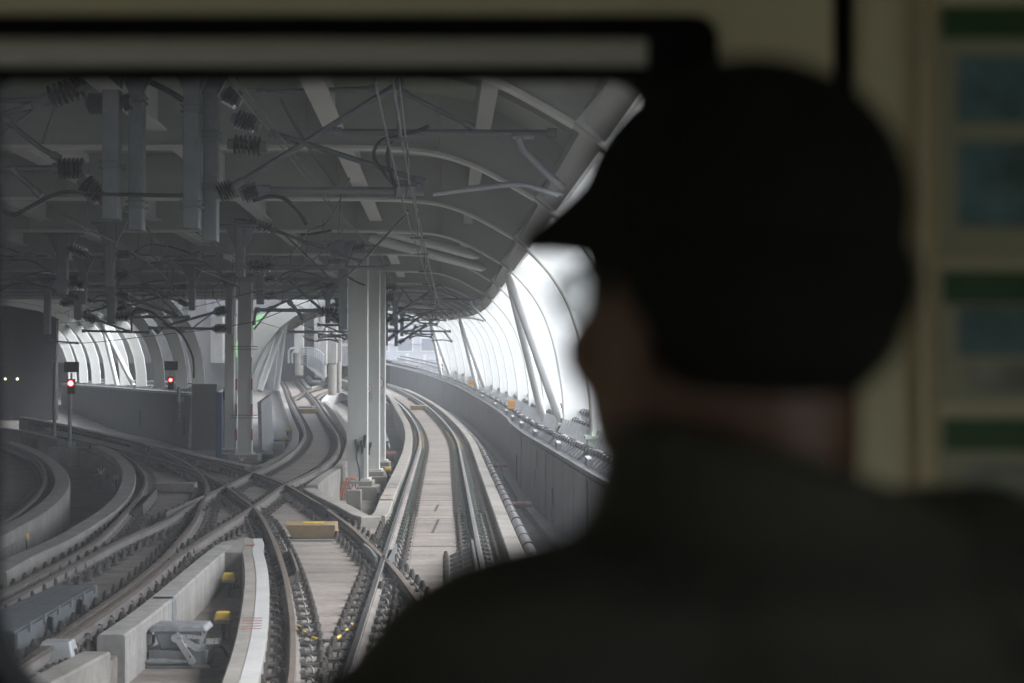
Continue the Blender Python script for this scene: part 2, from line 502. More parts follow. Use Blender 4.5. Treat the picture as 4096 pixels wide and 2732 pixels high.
P_DL = picks('B:-300,900 0,750 300,600 600,440 880,270 1050,110 A:1150,1080 1240,970 1298,870 1300,790 1250,712 1160,632 1050,577 880,512 700,467 500,428 300,390')
P_DR = picks('B:-200,1660 150,1410 400,1240 700,1010 1000,810 1250,620 1450,450 1640,240 1760,80 A:1820,1000 1858,900 1838,820 1770,742 1660,668 1500,588 1300,512')
DLr = rail('rail curling left beside the inner curved kerb, rust-red on its web', P_DL, near=27, far=60)
DRr = rail('rail curling left round the crossing, over the braced check rail', P_DR, near=27, far=60)
P_ER = picks('A:-400,1420 40,1190 200,1080 330,960 398,850 405,765 350,665 250,595 100,535 0,498')
ERr = rail('rail curving along the outermost left kerb in deep shade', P_ER, near=0, far=60)
P_EL = offset(smooth_path(spline(P_ER, 1.0)), -1.47)
ELr = rail('far left rail of the outermost curved track at the picture edge', P_EL[::3], near=0, far=60)
P_F1 = picks('Q:690,1535 800,1470 900,1420 1100,1360 1300,1305 1500,1255 1600,1230', 0, zc)
P_F2 = picks('Q:1050,1525 1120,1470 1220,1425 1400,1370 1560,1330 1650,1310', 0, zc)
rail('left rail of the branch curving right behind the front columns', P_F1, near=0, far=140)
rail('right rail of the branch curving right behind the front columns', P_F2, near=0, far=140)

# ------------------------------------------------------------------ raised slabs under the tracks
def strip(name, L, Rr, z, m, margin=0.55, parent=None, thick=0.62):
    Lp = smooth_path(spline(L, 1.0), 3); Rp = smooth_path(spline(Rr, 1.0), 3)
    n = 60
    Lq = [Lp[int(i * (len(Lp) - 1) / n)] for i in range(n + 1)]
    Rq = [Rp[int(i * (len(Rp) - 1) / n)] for i in range(n + 1)]
    Lq = offset(Lq, -margin); Rq = offset(Rq, margin)
    mb = MB(); vs = []
    for a, b in zip(Lq, Rq):
        vs += [(a.x, a.y, a.z + z), (b.x, b.y, b.z + z), (a.x, a.y, a.z + z - thick), (b.x, b.y, b.z + z - thick)]
    fs = []
    for i in range(n):
        k = i * 4
        fs += [(k, k + 1, k + 5, k + 4), (k + 2, k, k + 4, k + 6), (k + 1, k + 3, k + 7, k + 5)]
    fs += [(0, 2, 3, 1), (n * 4, n * 4 + 1, n * 4 + 3, n * 4 + 2)]
    mb.add(vs, fs)
    o = mb.build(name, m, parent); o['kind'] = 'structure'
    return o
SLAB_Z = -H_RAIL - 0.03
strip('track_slab', offset(track_b, -0.735), offset(track_b, 0.735), SLAB_Z - 0.012, MAT['slab'], 0.50)
strip('track_slab', P_AL, P_AR, SLAB_Z - 0.016, MAT['slab'], 0.55)
strip('track_slab', P_CL, P_CR, SLAB_Z - 0.020, MAT['slab'], 0.55)
strip('track_slab', P_DL, P_DR + picks('A:1000,440 700,378 400,315'), SLAB_Z - 0.024, MAT['slab'], 0.5)
strip('track_slab', P_EL, P_ER, SLAB_Z - 0.028, MAT['slab'], 0.5)
strip('track_slab', P_F1, P_F2, SLAB_Z - 0.032, MAT['slab'], 0.6)
# crossing slab under the diamond and the turnout in the near left
poly = [gp(c, x, y, -0.25, False) for c, x, y in (('B', -300, 1700), ('B', 1000, 1250), ('C', 560, 1240), ('C', 760, 1240), ('D', 560, 1600),
        ('D', 1500, 1600), ('D', 2200, 1100), ('C', 1840, 1230), ('C', 1640, 1130), ('C', 1160, 830), ('C', 1000, 560), ('C', 720, 610), ('A', 2200, 690), ('A', 1400, 540), ('A', 1330, 900), ('B', 600, 380))]
mb = MB(); mb.prism([(p.x, p.y) for p in poly], -0.85, SLAB_Z - 0.04)
o = mb.build('crossing_slab', MAT['slab']); o['kind'] = 'structure'

# slab panels of the running track with open joints between them
slab_panels = MB()
def slab_panel(y0, y1, z=SLAB_Z):
    mb = MB()
    def pt(y, o): return (Xc(y) + o, y, zg(y) + z)
    ys = [y0 + (y1 - y0) * k / 4 for k in range(5)]
    vs = []
    for y in ys:
        for o in (-0.36, 0.36):
            a = pt(y, o); vs += [a, (a[0], a[1], a[2] - 0.05)]
    fs = []
    for k in range(4):
        b = k * 4
        fs += [(b, b + 2, b + 6, b + 4), (b, b + 4, b + 5, b + 1), (b + 2, b + 3, b + 7, b + 6)]
    fs += [(0, 1, 3, 2), (16, 18, 19, 17)]
    mb.add(vs, fs)
    return mb
track_floor = bpy.data.objects['track_slab']
y = 19.0
for L in [3.2, 5.4, 5.2, 4.4, 5.4, 5.0, 5.2, 4.8, 5.2, 5.0, 5.2, 5.4, 5.2, 5.0, 5.2, 5.2, 5.2]:
    slab_panel(y + 0.03, y + L - 0.03).build('slab_panel', MAT['slab'], track_floor)
    y += L
for yy, ln in ((31.2, 2.6), (35.2, 1.6)):
    m2 = MB(); m2.box((Xc(yy) + 0.02, yy, SLAB_Z + 0.004), (0.05, ln, 0.006)); m2.build('cable_slot', MAT['recess'], track_floor)

# ------------------------------------------------------------------ kerbs
def kerb(name_label, pts, w=0.30, h=0.55, top=0.0, side=0, m='kerb', seg=3.2, sm=3, gap=True):
    """low upstand wall along pts (its centre), cast in lengths with joints"""
    pts = smooth_path(spline(pts, 0.4), sm)
    root = thing('concrete_kerb', name_label, 'kerb', pts[0])
    rs = resample(pts, 0.4); n = max(2, int(seg / 0.4))
    i = 0
    while i < len(rs) - 1:
        part = rs[i:i + n + 1]
        if len(part) < 2: break
        if len(rs) - (i + n) < 4: part = rs[i:]; 
        q = [p.copy() for p in part]
        d = (q[-1] - q[-2]).normalized(); q[-1] = q[-1] - d * 0.012
        mb = MB()
        b = 0.02
        mb.sweep(q, [(-w / 2, top - h), (-w / 2, top - b), (-w / 2 + b, top), (w / 2 - b, top), (w / 2, top - b), (w / 2, top - h)])
        o = mb.build('kerb_length', MAT[m], None)
        o.parent = root; o.matrix_parent_inverse = Matrix.Translation(-pts[0])
        if len(part) == len(rs[i:]): break
        i += n
    return root

K = {}
K['right'] = kerb('straight low kerb beside the right polished rail and the long steel pipe', [Vector((Xc(y) + 1.30, y, zg(y))) for y in YS[1:-8]], w=0.27, h=0.9)
K['island_left'] = kerb('kerb curving round the S-track side of the front column island', picks('C:1345,10 1430,90 1520,220 1565,330 1560,420 1500,560 1320,690 1215,770', 0, zc), h=0.95, w=0.30)
K['island_nose'] = kerb('blunt kerb nose pointing at the frog below the front column', picks('C:1200,790 1330,860 1520,950 1690,1045 1765,1060 1825,1045 1862,980 1890,895'), w=0.32, h=0.95, seg=2.4, sm=3)
K['island_right'] = kerb('curved kerb between the front columns and the green-clipped rail', picks('C:1892,890 1960,740 2040,560 2085,420 2090,280 2050,170 1985,70 W:1720,0 Q:2200,1500 2110,1400'), w=0.32, h=0.95)
K['left_v'] = kerb('long straight kerb under the grey parapet running to the twin columns', picks('A:200,262 500,318 1000,430 1500,535 1900,630 2230,700 C:690,592'), w=0.34, h=0.9)
K['left_v2'] = kerb('kerb bending up from the twin columns along the S-track', picks('C:735,594 790,585 900,530 1000,478 1065,380 1078,290 1055,220 1020,130 985,20 Q:400,1180 330,1020', 0, zc), w=0.30, h=0.9)
K['d_inner'] = kerb('second curved kerb from the left, with dark pocket beside its rail', picks('A:860,522 960,562 1060,620 1130,700 1155,780 1140,880 1080,990 950,1110 750,1240 500,1380 200,1510 B:-100,600'), w=0.36, h=0.9)
K['e_outer'] = kerb('outermost left curved kerb in shade with a yellow box on its wall', picks('A:60,480 200,525 330,580 440,650 520,730 560,830 535,920 440,1030 300,1130 100,1240 -150,1370'), w=0.38, h=0.95)
K['far_left'] = kerb('far pale curved kerb behind the two signal poles', picks('A:-100,345 0,360 200,385 400,425 560,470'), w=0.3, h=0.8)
K['pit_left'] = kerb('stained kerb wall along the left of the point machine pit', picks('B:2010,330 1800,500 1500,760 1250,960 960,1160'), w=0.30, h=0.9, m='stain')
pn = [gp(c, x, y, 0.0) for c, x, y in (('B', 1995, 395), ('B', 2172, 395), ('D', 415, 330), ('C', 690, 1240), ('C', 640, 1228), ('C', 560, 1245), ('B', 1985, 300), ('B', 1930, 345))]
mb = MB(); mb.prism([(p.x, p.y) for p in pn], -0.9, -0.006)
tag(mb.build('concrete_kerb', MAT['kerb']), 'triangular concrete nose at the head of the point machine pit', 'kerb')
pf = [gp(c, x, y, -0.55, False) for c, x, y in (('B', 700, 1600), ('B', 900, 1350), ('B', 1990, 560), ('B', 2250, 560), ('D', 480, 900), ('D', 430, 1400), ('D', 250, 1900))]
mb = MB(); mb.prism([(p.x, p.y) for p in pf], -0.88, -0.55); o = mb.build('pit_floor', MAT['slab']); o['kind'] = 'structure'
K['pit_right'] = kerb('pale-coated curved kerb right of the point machine pit with red marks', picks('C:690,1245 720,1330 D:455,350 490,480 505,640 500,800 480,1000 450,1200 400,1400 350,1568 250,1900'), w=0.34, h=0.9)
K['pit_front'] = kerb('short kerb stub in the near left corner by the white box', picks('B:860,1285 600,1420 250,1600'), w=0.30, h=0.9)
K['ramp_right'] = kerb('kerb right of the climbing track beside the silver pipes', picks('Q:620,1010 720,1120 830,1260 900,1350 960,1370 1100,1330 1300,1280 1560,1205', 0, zc), w=0.35, h=0.9)
K['branch'] = kerb('pale block kerb curving under the branch behind the front columns', picks('Q:1150,1600 1200,1520 1320,1440 1560,1375', 0, zc), w=0.4, h=0.9, m='kerb_pale')

rp = smooth_path(spline(picks('C:690,1245 720,1330 D:455,350 490,480 505,640 500,800 480,1000 450,1200 400,1400 350,1568 250,1900'), 0.4), 3)
mb = MB(); mb.sweep(rp, [(-0.165, 0.002), (-0.165, 0.007), (0.0, 0.007), (0.0, 0.002)]); o = mb.build('pale_coating', MAT['kerb_pale'], K['pit_right']); o.matrix_parent_inverse = Matrix.Translation(-K['pit_right'].location)
# red marks on kerbs
def mark(parent, c, x, y, lx, ly, rz, m='redpaint', z=0.011):
    p = gp(c, x, y, z)
    mb = MB(); mb.box((p.x, p.y, p.z), (lx, ly, 0.004), rz)
    o = mb.build('painted_mark', MAT[m], parent)
    o.matrix_parent_inverse = Matrix.Translation(-parent.location)
mark(K['pit_right'], 'D', 452, 330, 0.14, 0.10, 0)
for i in range(5): mark(K['pit_right'], 'D', 470 - i * 3, 985 + i * 24, 0.22, 0.015, 0.05 * i)
for x, y in ((1905, 870), (1890, 905), (1960, 770), (1945, 800)): mark(K['island_right'], 'C', x, y - 18, 0.22, 0.05, 0)

# ------------------------------------------------------------------ crossing pieces: check rails, wing plates
def check_rail(label, pts, side, n, bar_h=0.17, brace=0.34, start=0.0):
    pts = smooth_path(spline(pts, 0.2), 2)
    root = thing('check_rail', label, 'check rail', pts[0])
    def par(o): o.parent = root; o.matrix_parent_inverse = Matrix.Translation(-pts[0])
    mb = MB(); mb.sweep(pts, [(-0.025, -0.18), (-0.025, 0.03), (-0.012, 0.045), (0.012, 0.045), (0.025, 0.03), (0.025, -0.18)])
    par(mb.build('bar', MAT['bplate']))
    rs = resample(pts, max(0.2, sum((b - a).length for a, b in zip(pts, pts[1:])) / n))
    for i, p in enumerate(rs):
        a, b = rs[max(0, i - 1)], rs[min(len(rs) - 1, i + 1)]
        d = (b - a); d.z = 0; d.normalize(); r = Vector((d.y, -d.x, 0)) * side
        mb = MB()
        q0 = p + r * 0.03
        t = d * 0.025
        vs = []
        for s in (-1, 1):
            vs += [q0 + t * s + Vector((0, 0, 0.0)), q0 + t * s + Vector((0, 0, -0.19)), q0 + r * brace + t * s + Vector((0, 0, -0.19)), q0 + r * brace + t * s + Vector((0, 0, -0.15))]
        mb.add(vs, [(0, 1, 2, 3), (7, 6, 5, 4), (0, 3, 7, 4), (1, 0, 4, 5), (2, 1, 5, 6), (3, 2, 6, 7)])
        par(mb.build('brace', MAT['bplate']))
        o = inst('bolt', ME_BOLT, root, Vector(q0 + r * (brace + 0.06)) + Vector((0, 0, -0.2)) - pts[0], 0)
    return root
check_rail('long check rail with raking braces beside the right polished rail', [Vector((Xc(y) + 0.64, y, 0.0)) for y in (15, 18, 21, 24, 26.4)], -1, 20)
check_rail('short check rail with braces beside the brown curved rail', picks('D:800,385 840,480 875,590'), 1, 5, brace=0.3)
check_rail('check rail leaning on three braces below the front column kerb', picks('C:1210,905 1290,945 1360,985'), -1, 5, brace=0.4)
check_rail('check rail with fan of braces inside the left curling rail', picks('A:1400,930 1330,1010 1270,1075'), 1, 6, brace=0.34)
check_rail('check rail with webbed braces inside the diamond left corner', picks('A:1820,985 1650,1060 1480,1140'), 1, 6, brace=0.3)
for lab, pk in (('grey wing plate standing left of the near frog', 'D:1470,330 1530,380 1580,450'), ('grey wing plate standing right of the near frog', 'D:1690,480 1730,400 1755,330')):
    pp = spline(picks(pk, 0.0), 0.2)
    mb = MB(); mb.sweep(pp, [(-0.02, -0.19), (-0.02, 0.02), (0.02, 0.02), (0.02, -0.19)])
    tag(mb.build('wing_plate', MAT['cat']), lab, 'rail plate')
# ------------------------------------------------------------------ main canopy
PROF = [(-25.0, 6.2), (-1.5, 6.2), (-0.6, 6.17), (0.06, 6.1), (0.6, 5.93), (1.08, 5.69), (1.545, 5.42)]
RIB = [(1.545, 5.42), (1.80, 5.20), (2.08, 4.92), (2.33, 4.61), (2.58, 4.18), (2.76, 3.70), (2.88, 3.25), (2.98, 2.70), (3.05, 2.20), (3.08, 1.55)]
def dense(P, n0):
    q = [Vector((a, b, 0)) for a, b in P[n0:]]
    return P[:n0] + [(v.x, v.y) for v in spline(q, 0.11)]
def normals_out(P, d):
    out = []
    for i, p in enumerate(P):
        a, b = P[max(0, i - 1)], P[min(len(P) - 1, i + 1)]
        t = Vector((b[0] - a[0], b[1] - a[1])).normalized()
        out.append((p[0] - t.y * d, p[1] + t.x * d))
    return out
PROF = dense(PROF, 1); RIB = dense(RIB, 0)
RY = {1: 38.6, 2: 46.4, 3: 54.4, 4: 62.2, 5: 68.5, 6: 73.5, 7: 78.0, 8: 82.3}
for k in range(9, 15): RY[k] = RY[k - 1] + 4.0
for k in range(0, -8, -1): RY[k] = RY[k + 1] - 7.3
KS = sorted(RY)

canopy = thing('railway_canopy', 'arched steel canopy with white side ribs over the running tracks', 'canopy', (0, 0, 0))
def left_end(k):
    Y = RY[k]
    return -25.0 if Y < 84 else -4.6
for k in KS:
    Y = RY[k]; x0 = Xc(Y); z0 = zg(Y) * 0.75
    prof = [(max(p[0], left_end(k)), p[1]) for p in PROF]
    if left_end(k) > -15: prof = [(left_end(k), 6.2)] + PROF[1:]
    P = [(x0 + a, b + z0) for a, b in prof]
    top = normals_out(P, 0.86)
    mb = MB(); mb.plate(P, top, Y - 0.012, Y + 0.012)
    g = mb.build('girder', MAT['roof_steel'], canopy)
    mb = MB(); mb.plate(normals_out(P, -0.045), normals_out(P, 0.002), Y - 0.15, Y + 0.15)
    mb.build('bottom_flange', MAT['flange_lit'], g, smooth=30)
    sx = [0.1] + [-1.9 - 2.65 * j for j in range(int((-1.9 - left_end(k)) / 2.65) + 1) if -1.9 - 2.65 * j > left_end(k)]
    for s in sx:
        mb = MB(); zz = 6.2 if s < 0 else 6.1
        mb.box((x0 + s, Y - 0.075, zz + z0 + 0.43), (0.025, 0.125, 0.84))
        for b in range(4): mb.box((x0 + s + 0.035, Y - 0.03, zz + z0 + 0.12 + b * 0.13), (0.035, 0.035, 0.04))
        if Y > 5:
            for b in range(6):
                for c in range(2): mb.box((x0 + s - 0.5 - 0.11 * b, Y - 0.022, zz + z0 + 0.2 + 0.28 * c), (0.035, 0.022, 0.035))
            mb.box((x0 + s - 0.78, Y - 0.016, zz + z0 + 0.34), (0.78, 0.01, 0.46))
        mb.build('stiffener', MAT['roof_steel'], g)
    # rib down to the parapet
    Pr = [(x0 + a, b + z0) for a, b in RIB]
    po = normals_out(Pr, 0.88)
    mb = MB(); mb.plate(Pr, po, Y - 0.09, Y + 0.09)
    r = mb.build('side_rib', MAT['white_steel'], canopy, smooth=30)
    mb = MB(); mb.plate(normals_out(Pr, -0.03), normals_out(Pr, 0.003), Y - 0.15, Y + 0.15)
    mb.build('rib_flange', MAT['roof_steel'], r, smooth=30)
    mb = MB()
    bx = Pr[-1][0]
    mb.box((bx + 0.42, Y, Pr[-1][1] - 0.03), (1.15, 0.62, 0.06)); mb.box((bx + 0.42, Y, Pr[-1][1] - 0.28), (1.05, 0.5, 0.44))
    for q in range(4):
        for w in (-0.22, 0.22): mb.cyl((bx - 0.03 + q * 0.3, Y + w, Pr[-1][1]), (bx - 0.03 + q * 0.3, Y + w, Pr[-1][1] + 0.09), 0.03, 6)
    mb.build('base_flange', MAT['baseflange'], r)

def bay(k):
    a, b = RY[k], RY[k + 1]
    return a, b, Xc(a), Xc(b), zg(a) * 0.75, zg(b) * 0.75
for k in KS[:-1]:
    a, b, xa, xb, za, zb = bay(k)
    # roof deck panels
    le = max(left_end(k), left_end(k + 1))
    PP = [(le, 6.2)] + PROF[1:] if le > -15 else PROF
    tp = normals_out(PP, 0.87); tq = normals_out(PP, 0.94)
    xs = [(0, 1)]
    mb = MB(); vs = []
    n = len(tp)
    for (x, z, yy) in ((xa, za, a), (xb, zb, b)):
        for p in tp: vs.append((x + p[0], yy, z + p[1]))
        for p in tq: vs.append((x + p[0], yy, z + p[1]))
    fs = []
    for i in range(n - 1):
        fs += [(i, i + 1, 2 * n + i + 1, 2 * n + i), (n + i, 3 * n + i, 3 * n + i + 1, n + i + 1)]
    fs += [(0, 2 * n, 3 * n, n), (n - 1, 2 * n - 1, 4 * n - 1, 3 * n - 1)]
    mb.add(vs, fs)
    mb.build('roof_panel', MAT['deck'], canopy)
    # purlins parallel to the girders
    for t in (0.25, 0.5, 0.75):
        y = a + (b - a) * t; x = xa + (xb - xa) * t; z = za + (zb - za) * t
        Q = [(x + p[0], z + p[1]) for p in normals_out(PP, 0.79)]
        Q2 = [(x + p[0], z + p[1]) for p in normals_out(PP, 0.865)]
        mb = MB(); mb.plate(Q, Q2, y - 0.03, y + 0.03); mb.build('purlin', MAT['roof_steel'], canopy)
    # longitudinal beams
    for s in (-1.45, -4.1, -6.75, -9.4, -12.0, -14.7, -17.3, -20.0, -22.6):
        if s < le: continue
        mb = MB()
        A, B = Vector((xa + s, a + 0.16, za + 6.42)), Vector((xb + s, b - 0.16, zb + 6.42))
        mb.beam(A, B, 0.30, 0.03); mb.beam(A + Vector((0, 0, 0.31)), B + Vector((0, 0, 0.31)), 0.02, 0.60)
        mb.build('longitudinal_beam', MAT['flange_lit'], canopy)
    # short box struts high in the arch
    mb = MB()
    A, B = Vector((xa + 0.75, a + 0.05, za + 6.52)), Vector((xb + 0.75, b - 0.05, zb + 6.52))
    mb.beam(A, B, 0.22, 0.34); mb.build('arch_tie_beam', MAT['roof_steel'], canopy)
    # eave box beam
    A, B = Vector((xa + 1.86, a + 0.1, za + 5.42)), Vector((xb + 1.86, b - 0.1, zb + 5.42))
    mb = MB(); mb.beam(A, B, 0.29, 0.30, up=(0.72, 0, 0.70)); mb.build('eave_beam', MAT['roof_steel'], canopy)
    A, B = Vector((xa + 2.02, a + 0.02, za + 5.88)), Vector((xb + 2.02, b - 0.02, zb + 5.88))
    mb = MB(); mb.beam(A, B, 0.04, 0.80); mb.build('eave_fascia', MAT['roof_steel'], canopy)
# V struts and roof braces
def strut(a, b, r, name='v_strut', m='white_steel'):
    mb = MB(); d = (Vector(b) - Vector(a)).normalized()
    mb.tube([a, a + d * 0.25, b - d * 0.25, b], [r * 0.55, r, r, r * 0.6], 16)
    mb.build(name, MAT[m], canopy, smooth=40)
for k in (1, 8, 13):
    Y = RY[k]; z = zg(Y) * 0.75
    t = Vector((Xc(Y) + 1.72, Y + 0.25, z + 5.22))
    Y2 = RY[k + 1]
    strut(t, Vector((Xc(Y) + 3.0, Y + 0.35, z + 1.6)), 0.115)
    strut(t, Vector((Xc(Y2) + 3.0, (Y * 0.35 + Y2 * 0.65), z + 1.5)), 0.115)
    strut(Vector((Xc(Y) - 1.7, Y + 0.2, z + 6.05)), Vector((Xc(Y2) + 1.35, Y2 - 0.5, z + 5.75)), 0.13, 'roof_brace', 'roof_steel')
    if k == 1: strut(Vector((Xc(Y) - 1.6, Y + 0.3, z + 6.3)), Vector((Xc(Y2) + 1.2, Y2 - 2.6, z + 5.95)), 0.13, 'roof_brace', 'roof_steel')

# unseen wall added to block light from the left
mb = MB(); mb.box((-29.5, 30, 3.0), (0.5, 104, 8.0)); tag(mb.build('left_light_block', MAT['dark']), 'unseen wall added to keep light off the left side', 'wall')

# ------------------------------------------------------------------ right parapet with cable rack
WALL = [(24, 2.80), (29, 2.70), (35, 2.60), (44, 2.42), (54, 2.40), (58, 2.50), (70, 2.55), (90, 2.6), (110, 2.6), (145, 2.6)]
def woff(Y):
    if Y <= WALL[0][0]: return 2.85
    for (a, o), (b, p) in zip(WALL, WALL[1:]):
        if Y <= b: return o + (p - o) * (Y - a) / (b - a)
    return WALL[-1][1]
wy = list(range(-22, 60, 2)) + list(range(60, 146, 3))
wpts = [Vector((Xc(y) + woff(y), y, zg(y))) for y in wy]
parapet = thing('trackside_parapet', 'long dark panelled parapet wall right of the running track', 'wall', (0, 0, 0))
mb = MB(); mb.sweep(wpts, [(0.06, -1.0), (0.06, 0.98), (1.55, 0.98), (1.55, -1.0)])
mb.build('core_wall', MAT['recess'], parapet)  # near-black core paints shade into the panel gaps
mb = MB(); mb.sweep(wpts, [(-0.03, 0.985), (-0.03, 1.06), (0.75, 1.06), (0.75, 0.985)]); mb.build('coping', MAT['darkwall'], parapet)
mb = MB(); mb.sweep(wpts, [(0.85, 0.985), (0.85, 1.30), (1.5, 1.30), (1.5, 0.985)]); mb.build('back_upstand', MAT['darkwall'], parapet)
mb = MB(); mb.sweep(wpts, [(-0.20, -1.0), (-0.20, -0.72), (0.055, -0.66), (0.055, -1.0)]); mb.build('wall_footing', MAT['darkwall'], parapet)
yy = 6.0; i = 0
while yy < 130:
    L = 2.25 if yy < 62 else 5.0
    a, b = yy + 0.035, yy + L - 0.035
    if i % 4 == 1 and yy < 62: b = yy + L - 0.34
    q = [Vector((Xc(y) + woff(y), y, zg(y))) for y in (a, (a + b) / 2, b)]
    if i % 4 == 1 and yy < 62:
        mb = MB()
        for t in (0.06, 0.16, 0.25):
            y = b + t; mb.box((Xc(y) + woff(y) + 0.03, y, zg(y) + 0.12), (0.05, 0.035, 1.5))
        mb.build('recess_bar', MAT['recess'], parapet)
    if yy < 62:
        mb = MB(); mb.sweep(q, [(0.0, -0.62), (0.0, 0.02), (0.056, 0.02), (0.056, -0.62)]); mb.build('wall_panel', MAT['darkwall'], parapet)
        mb = MB(); mb.sweep(q, [(0.0, 0.035), (0.0, 0.93), (0.056, 0.93), (0.056, 0.035)]); mb.build('wall_panel', MAT['darkwall'], parapet)
    else:
        mb = MB(); mb.sweep(q, [(0.0, -0.62), (0.0, 0.94), (0.056, 0.94), (0.056, -0.62)]); mb.build('wall_panel', MAT['darkwall'], parapet)
    yy += L; i += 1
for y in (24.5, 35.5, 49.0):
    mb = MB(); mb.box((Xc(y) + woff(y) - 0.005, y, -0.15), (0.03, 0.42, 0.75)); mb.build('hole_shade', MAT['recess'], parapet)  # flat dark plate stands in for the shade of a hole
for y, z in ((40.0, 0.62), (40.6, 0.1), (74, 0.9)):
    mb = MB(); mb.box((Xc(y) + woff(y) - 0.012, y, z), (0.012, 0.32, 0.42)); mb.build('notice_plate', MAT['greywall'], parapet)

rack = thing('cable_rack', 'galvanised cable rack with three ringed cable runs on the right parapet', 'cable rack', (0, 0, 0))
ry = [14 + 0.5 * i for i in range(20)] + [24 + 1.0 * i for i in range(110)]
for (o, z, r) in ((0.30, 1.30, 0.06), (0.78, 1.62, 0.068), (0.98, 1.82, 0.068)):
    pts = [Vector((Xc(y) + woff(y) + o, y + random.uniform(-0.1, 0.1), zg(y) + z + 0.03 * math.sin(y * 1.9 + o * 9) * (1 if z < 1.5 else 0.5))) for y in ry]
    mb = MB(); mb.tube(pts, r, 7); mb.build('cable_run', MAT['rack'], rack, smooth=60)
def bracket_mesh():
    mb = MB()
    mb.box((0.30, 0, 1.15), (0.05, 0.06, 0.22)); mb.box((0.30, 0.0, 1.075), (0.22, 0.16, 0.02))
    mb.beam((0.30, 0, 1.10), (0.52, 0.0, 1.66), 0.045, 0.045)
    mb.beam((0.16, -0.12, 1.07), (0.72, 0.08, 1.52), 0.04, 0.03)
    mb.beam((0.80, 0, 1.06), (0.72, 0, 1.60), 0.07, 0.07)
    mb.beam((1.00, 0, 1.06), (0.95, 0, 1.80), 0.06, 0.06)
    mb.beam((0.72, 0, 1.45), (0.98, 0, 1.45), 0.04, 0.05)
    for o, z, r in ((0.30, 1.30, 0.078), (0.78, 1.62, 0.085), (0.98, 1.82, 0.085)):
        mb.cyl((o, -0.02, z), (o, 0.02, z), r, 8, 1)
    return mb.mesh('rack_bracket', [MAT['rack'], MAT['cable']])
ME_BR = bracket_mesh()
y = 14.0; cnt = 0
while y < 120 and cnt < 290:
    d = (Xc(y + 0.5) + woff(y + 0.5)) - (Xc(y - 0.5) + woff(y - 0.5))
    inst('bracket', ME_BR, rack, (Xc(y) + woff(y), y, zg(y)), -math.atan2(d, 1.0)); cnt += 1
    y += 0.55 if y < 60 else 0.8
def small_box(y, rz=0.2):
    mb = MB(); mb.box((0, 0, 0.1), (0.10, 0.22, 0.16), 0, 0, rx=0.25); mb.box((-0.053, 0.0, 0.1), (0.006, 0.14, 0.09), 0, 1, rx=0.25)
    o = mb.build('junction_box', [MAT['rack'], MAT['machine']]); o.location = (Xc(y) + woff(y) + 0.12, y, zg(y) + 1.06); o.rotation_euler[2] = rz
    return o
for i, y in enumerate((29.2, 35.4, 42.0, 48.5, 55.0, 62.5, 71.0, 80.0)):
    tag(small_box(y), '%s small grey junction box from the man along the parapet ledge' % ORD[i], 'junction box', 'junction boxes along the parapet ledge')

def text_ob(name, txt, size, m, parent, loc, rot, ext=0.002, align='CENTER'):
    c = bpy.data.curves.new(name, 'FONT'); c.body = txt; c.size = size; c.extrude = ext; c.align_x = align; c.align_y = 'CENTER'
    c.materials.append(m)
    t = bpy.data.objects.new(name, c); COL.objects.link(t); t.parent = parent; t.location = loc; t.rotation_euler = rot
    dg = bpy.context.evaluated_depsgraph_get()
    me = bpy.data.meshes.new_from_object(t.evaluated_get(dg))
    o = bpy.data.objects.new(name, me); COL.objects.link(o); o.parent = parent; o.location = loc; o.rotation_euler = rot
    bpy.data.objects.remove(t)
    return o
for y, lab, t1, t2 in ((57.5, 'larger orange number plate standing on the cable rack', '02187 A', '02187 B'), (87.0, 'small far orange number plate on the cable rack', '', '')):
    s = thing('number_plate', lab, 'sign', (Xc(y) + woff(y) + 0.12, y, zg(y) + 1.06))
    h = 0.38; s.scale = (1, 1, 1)
    mb = MB(); mb.box((0, 0, h + 0.14), (0.30, 0.02, 0.29)); mb.build('plate', MAT['orange'], s)
    mb = MB(); mb.box((0.12, 0.03, h / 2), (0.035, 0.03, h)); mb.build('post', MAT['rack'], s)
    if t1: text_ob('lettering', t1, 0.075, MAT['ink'], s, (0, -0.012, h + 0.205), (math.pi / 2, 0, 0))
    if t2: text_ob('lettering', t2, 0.075, MAT['ink'], s, (0, -0.012, h + 0.065), (math.pi / 2, 0, 0))
    mb = MB(); mb.box((0, -0.012, h + 0.14), (0.27, 0.004, 0.012)); mb.build('divider_line', MAT['ink'], s)

# long pipe in the gutter with clamps
pipe = thing('drain_pipe', 'long grey steel pipe with clamps between kerb and parapet', 'pipe', (0, 0, 0))
pp = [Vector((Xc(y) + 1.66, y, zg(y) - 0.28)) for y in list(range(8, 64, 2)) + list(range(64, 130, 3))]
mb = MB(); mb.tube(pp, 0.105, 14); mb.build('pipe_run', MAT['pipe'], pipe, smooth=60)
for i, y in enumerate([14 + 1.55 * j for j in range(40)]):
    mb = MB(); d = Vector((-0.0425, 1, 0)).normalized(); c = Vector((Xc(y) + 1.66, y, zg(y) - 0.28))
    w = 0.03 if i % 3 else 0.05
    mb.cyl(c - d * w, c + d * w, 0.118 if i % 3 else 0.13, 14)
    if i % 3 == 0: mb.box((c.x, c.y, c.z - 0.34), (0.1, 0.08, 0.5))
    mb.build('clamp' if i % 3 else 'flange', MAT['cable'] if i % 3 else MAT['flange'], pipe)
for y in (37.0, 52.0):
    mb = MB(); c = Vector((Xc(y) + 1.66, y, -0.28)); mb.cyl(c, c + Vector((0.55, 0.1, 0)), 0.06, 10); mb.cyl(c + Vector((0.2, 0.03, 0)), c + Vector((0.26, 0.04, 0)), 0.09, 10)
    mb.build('branch_pipe', MAT['flange'], pipe)

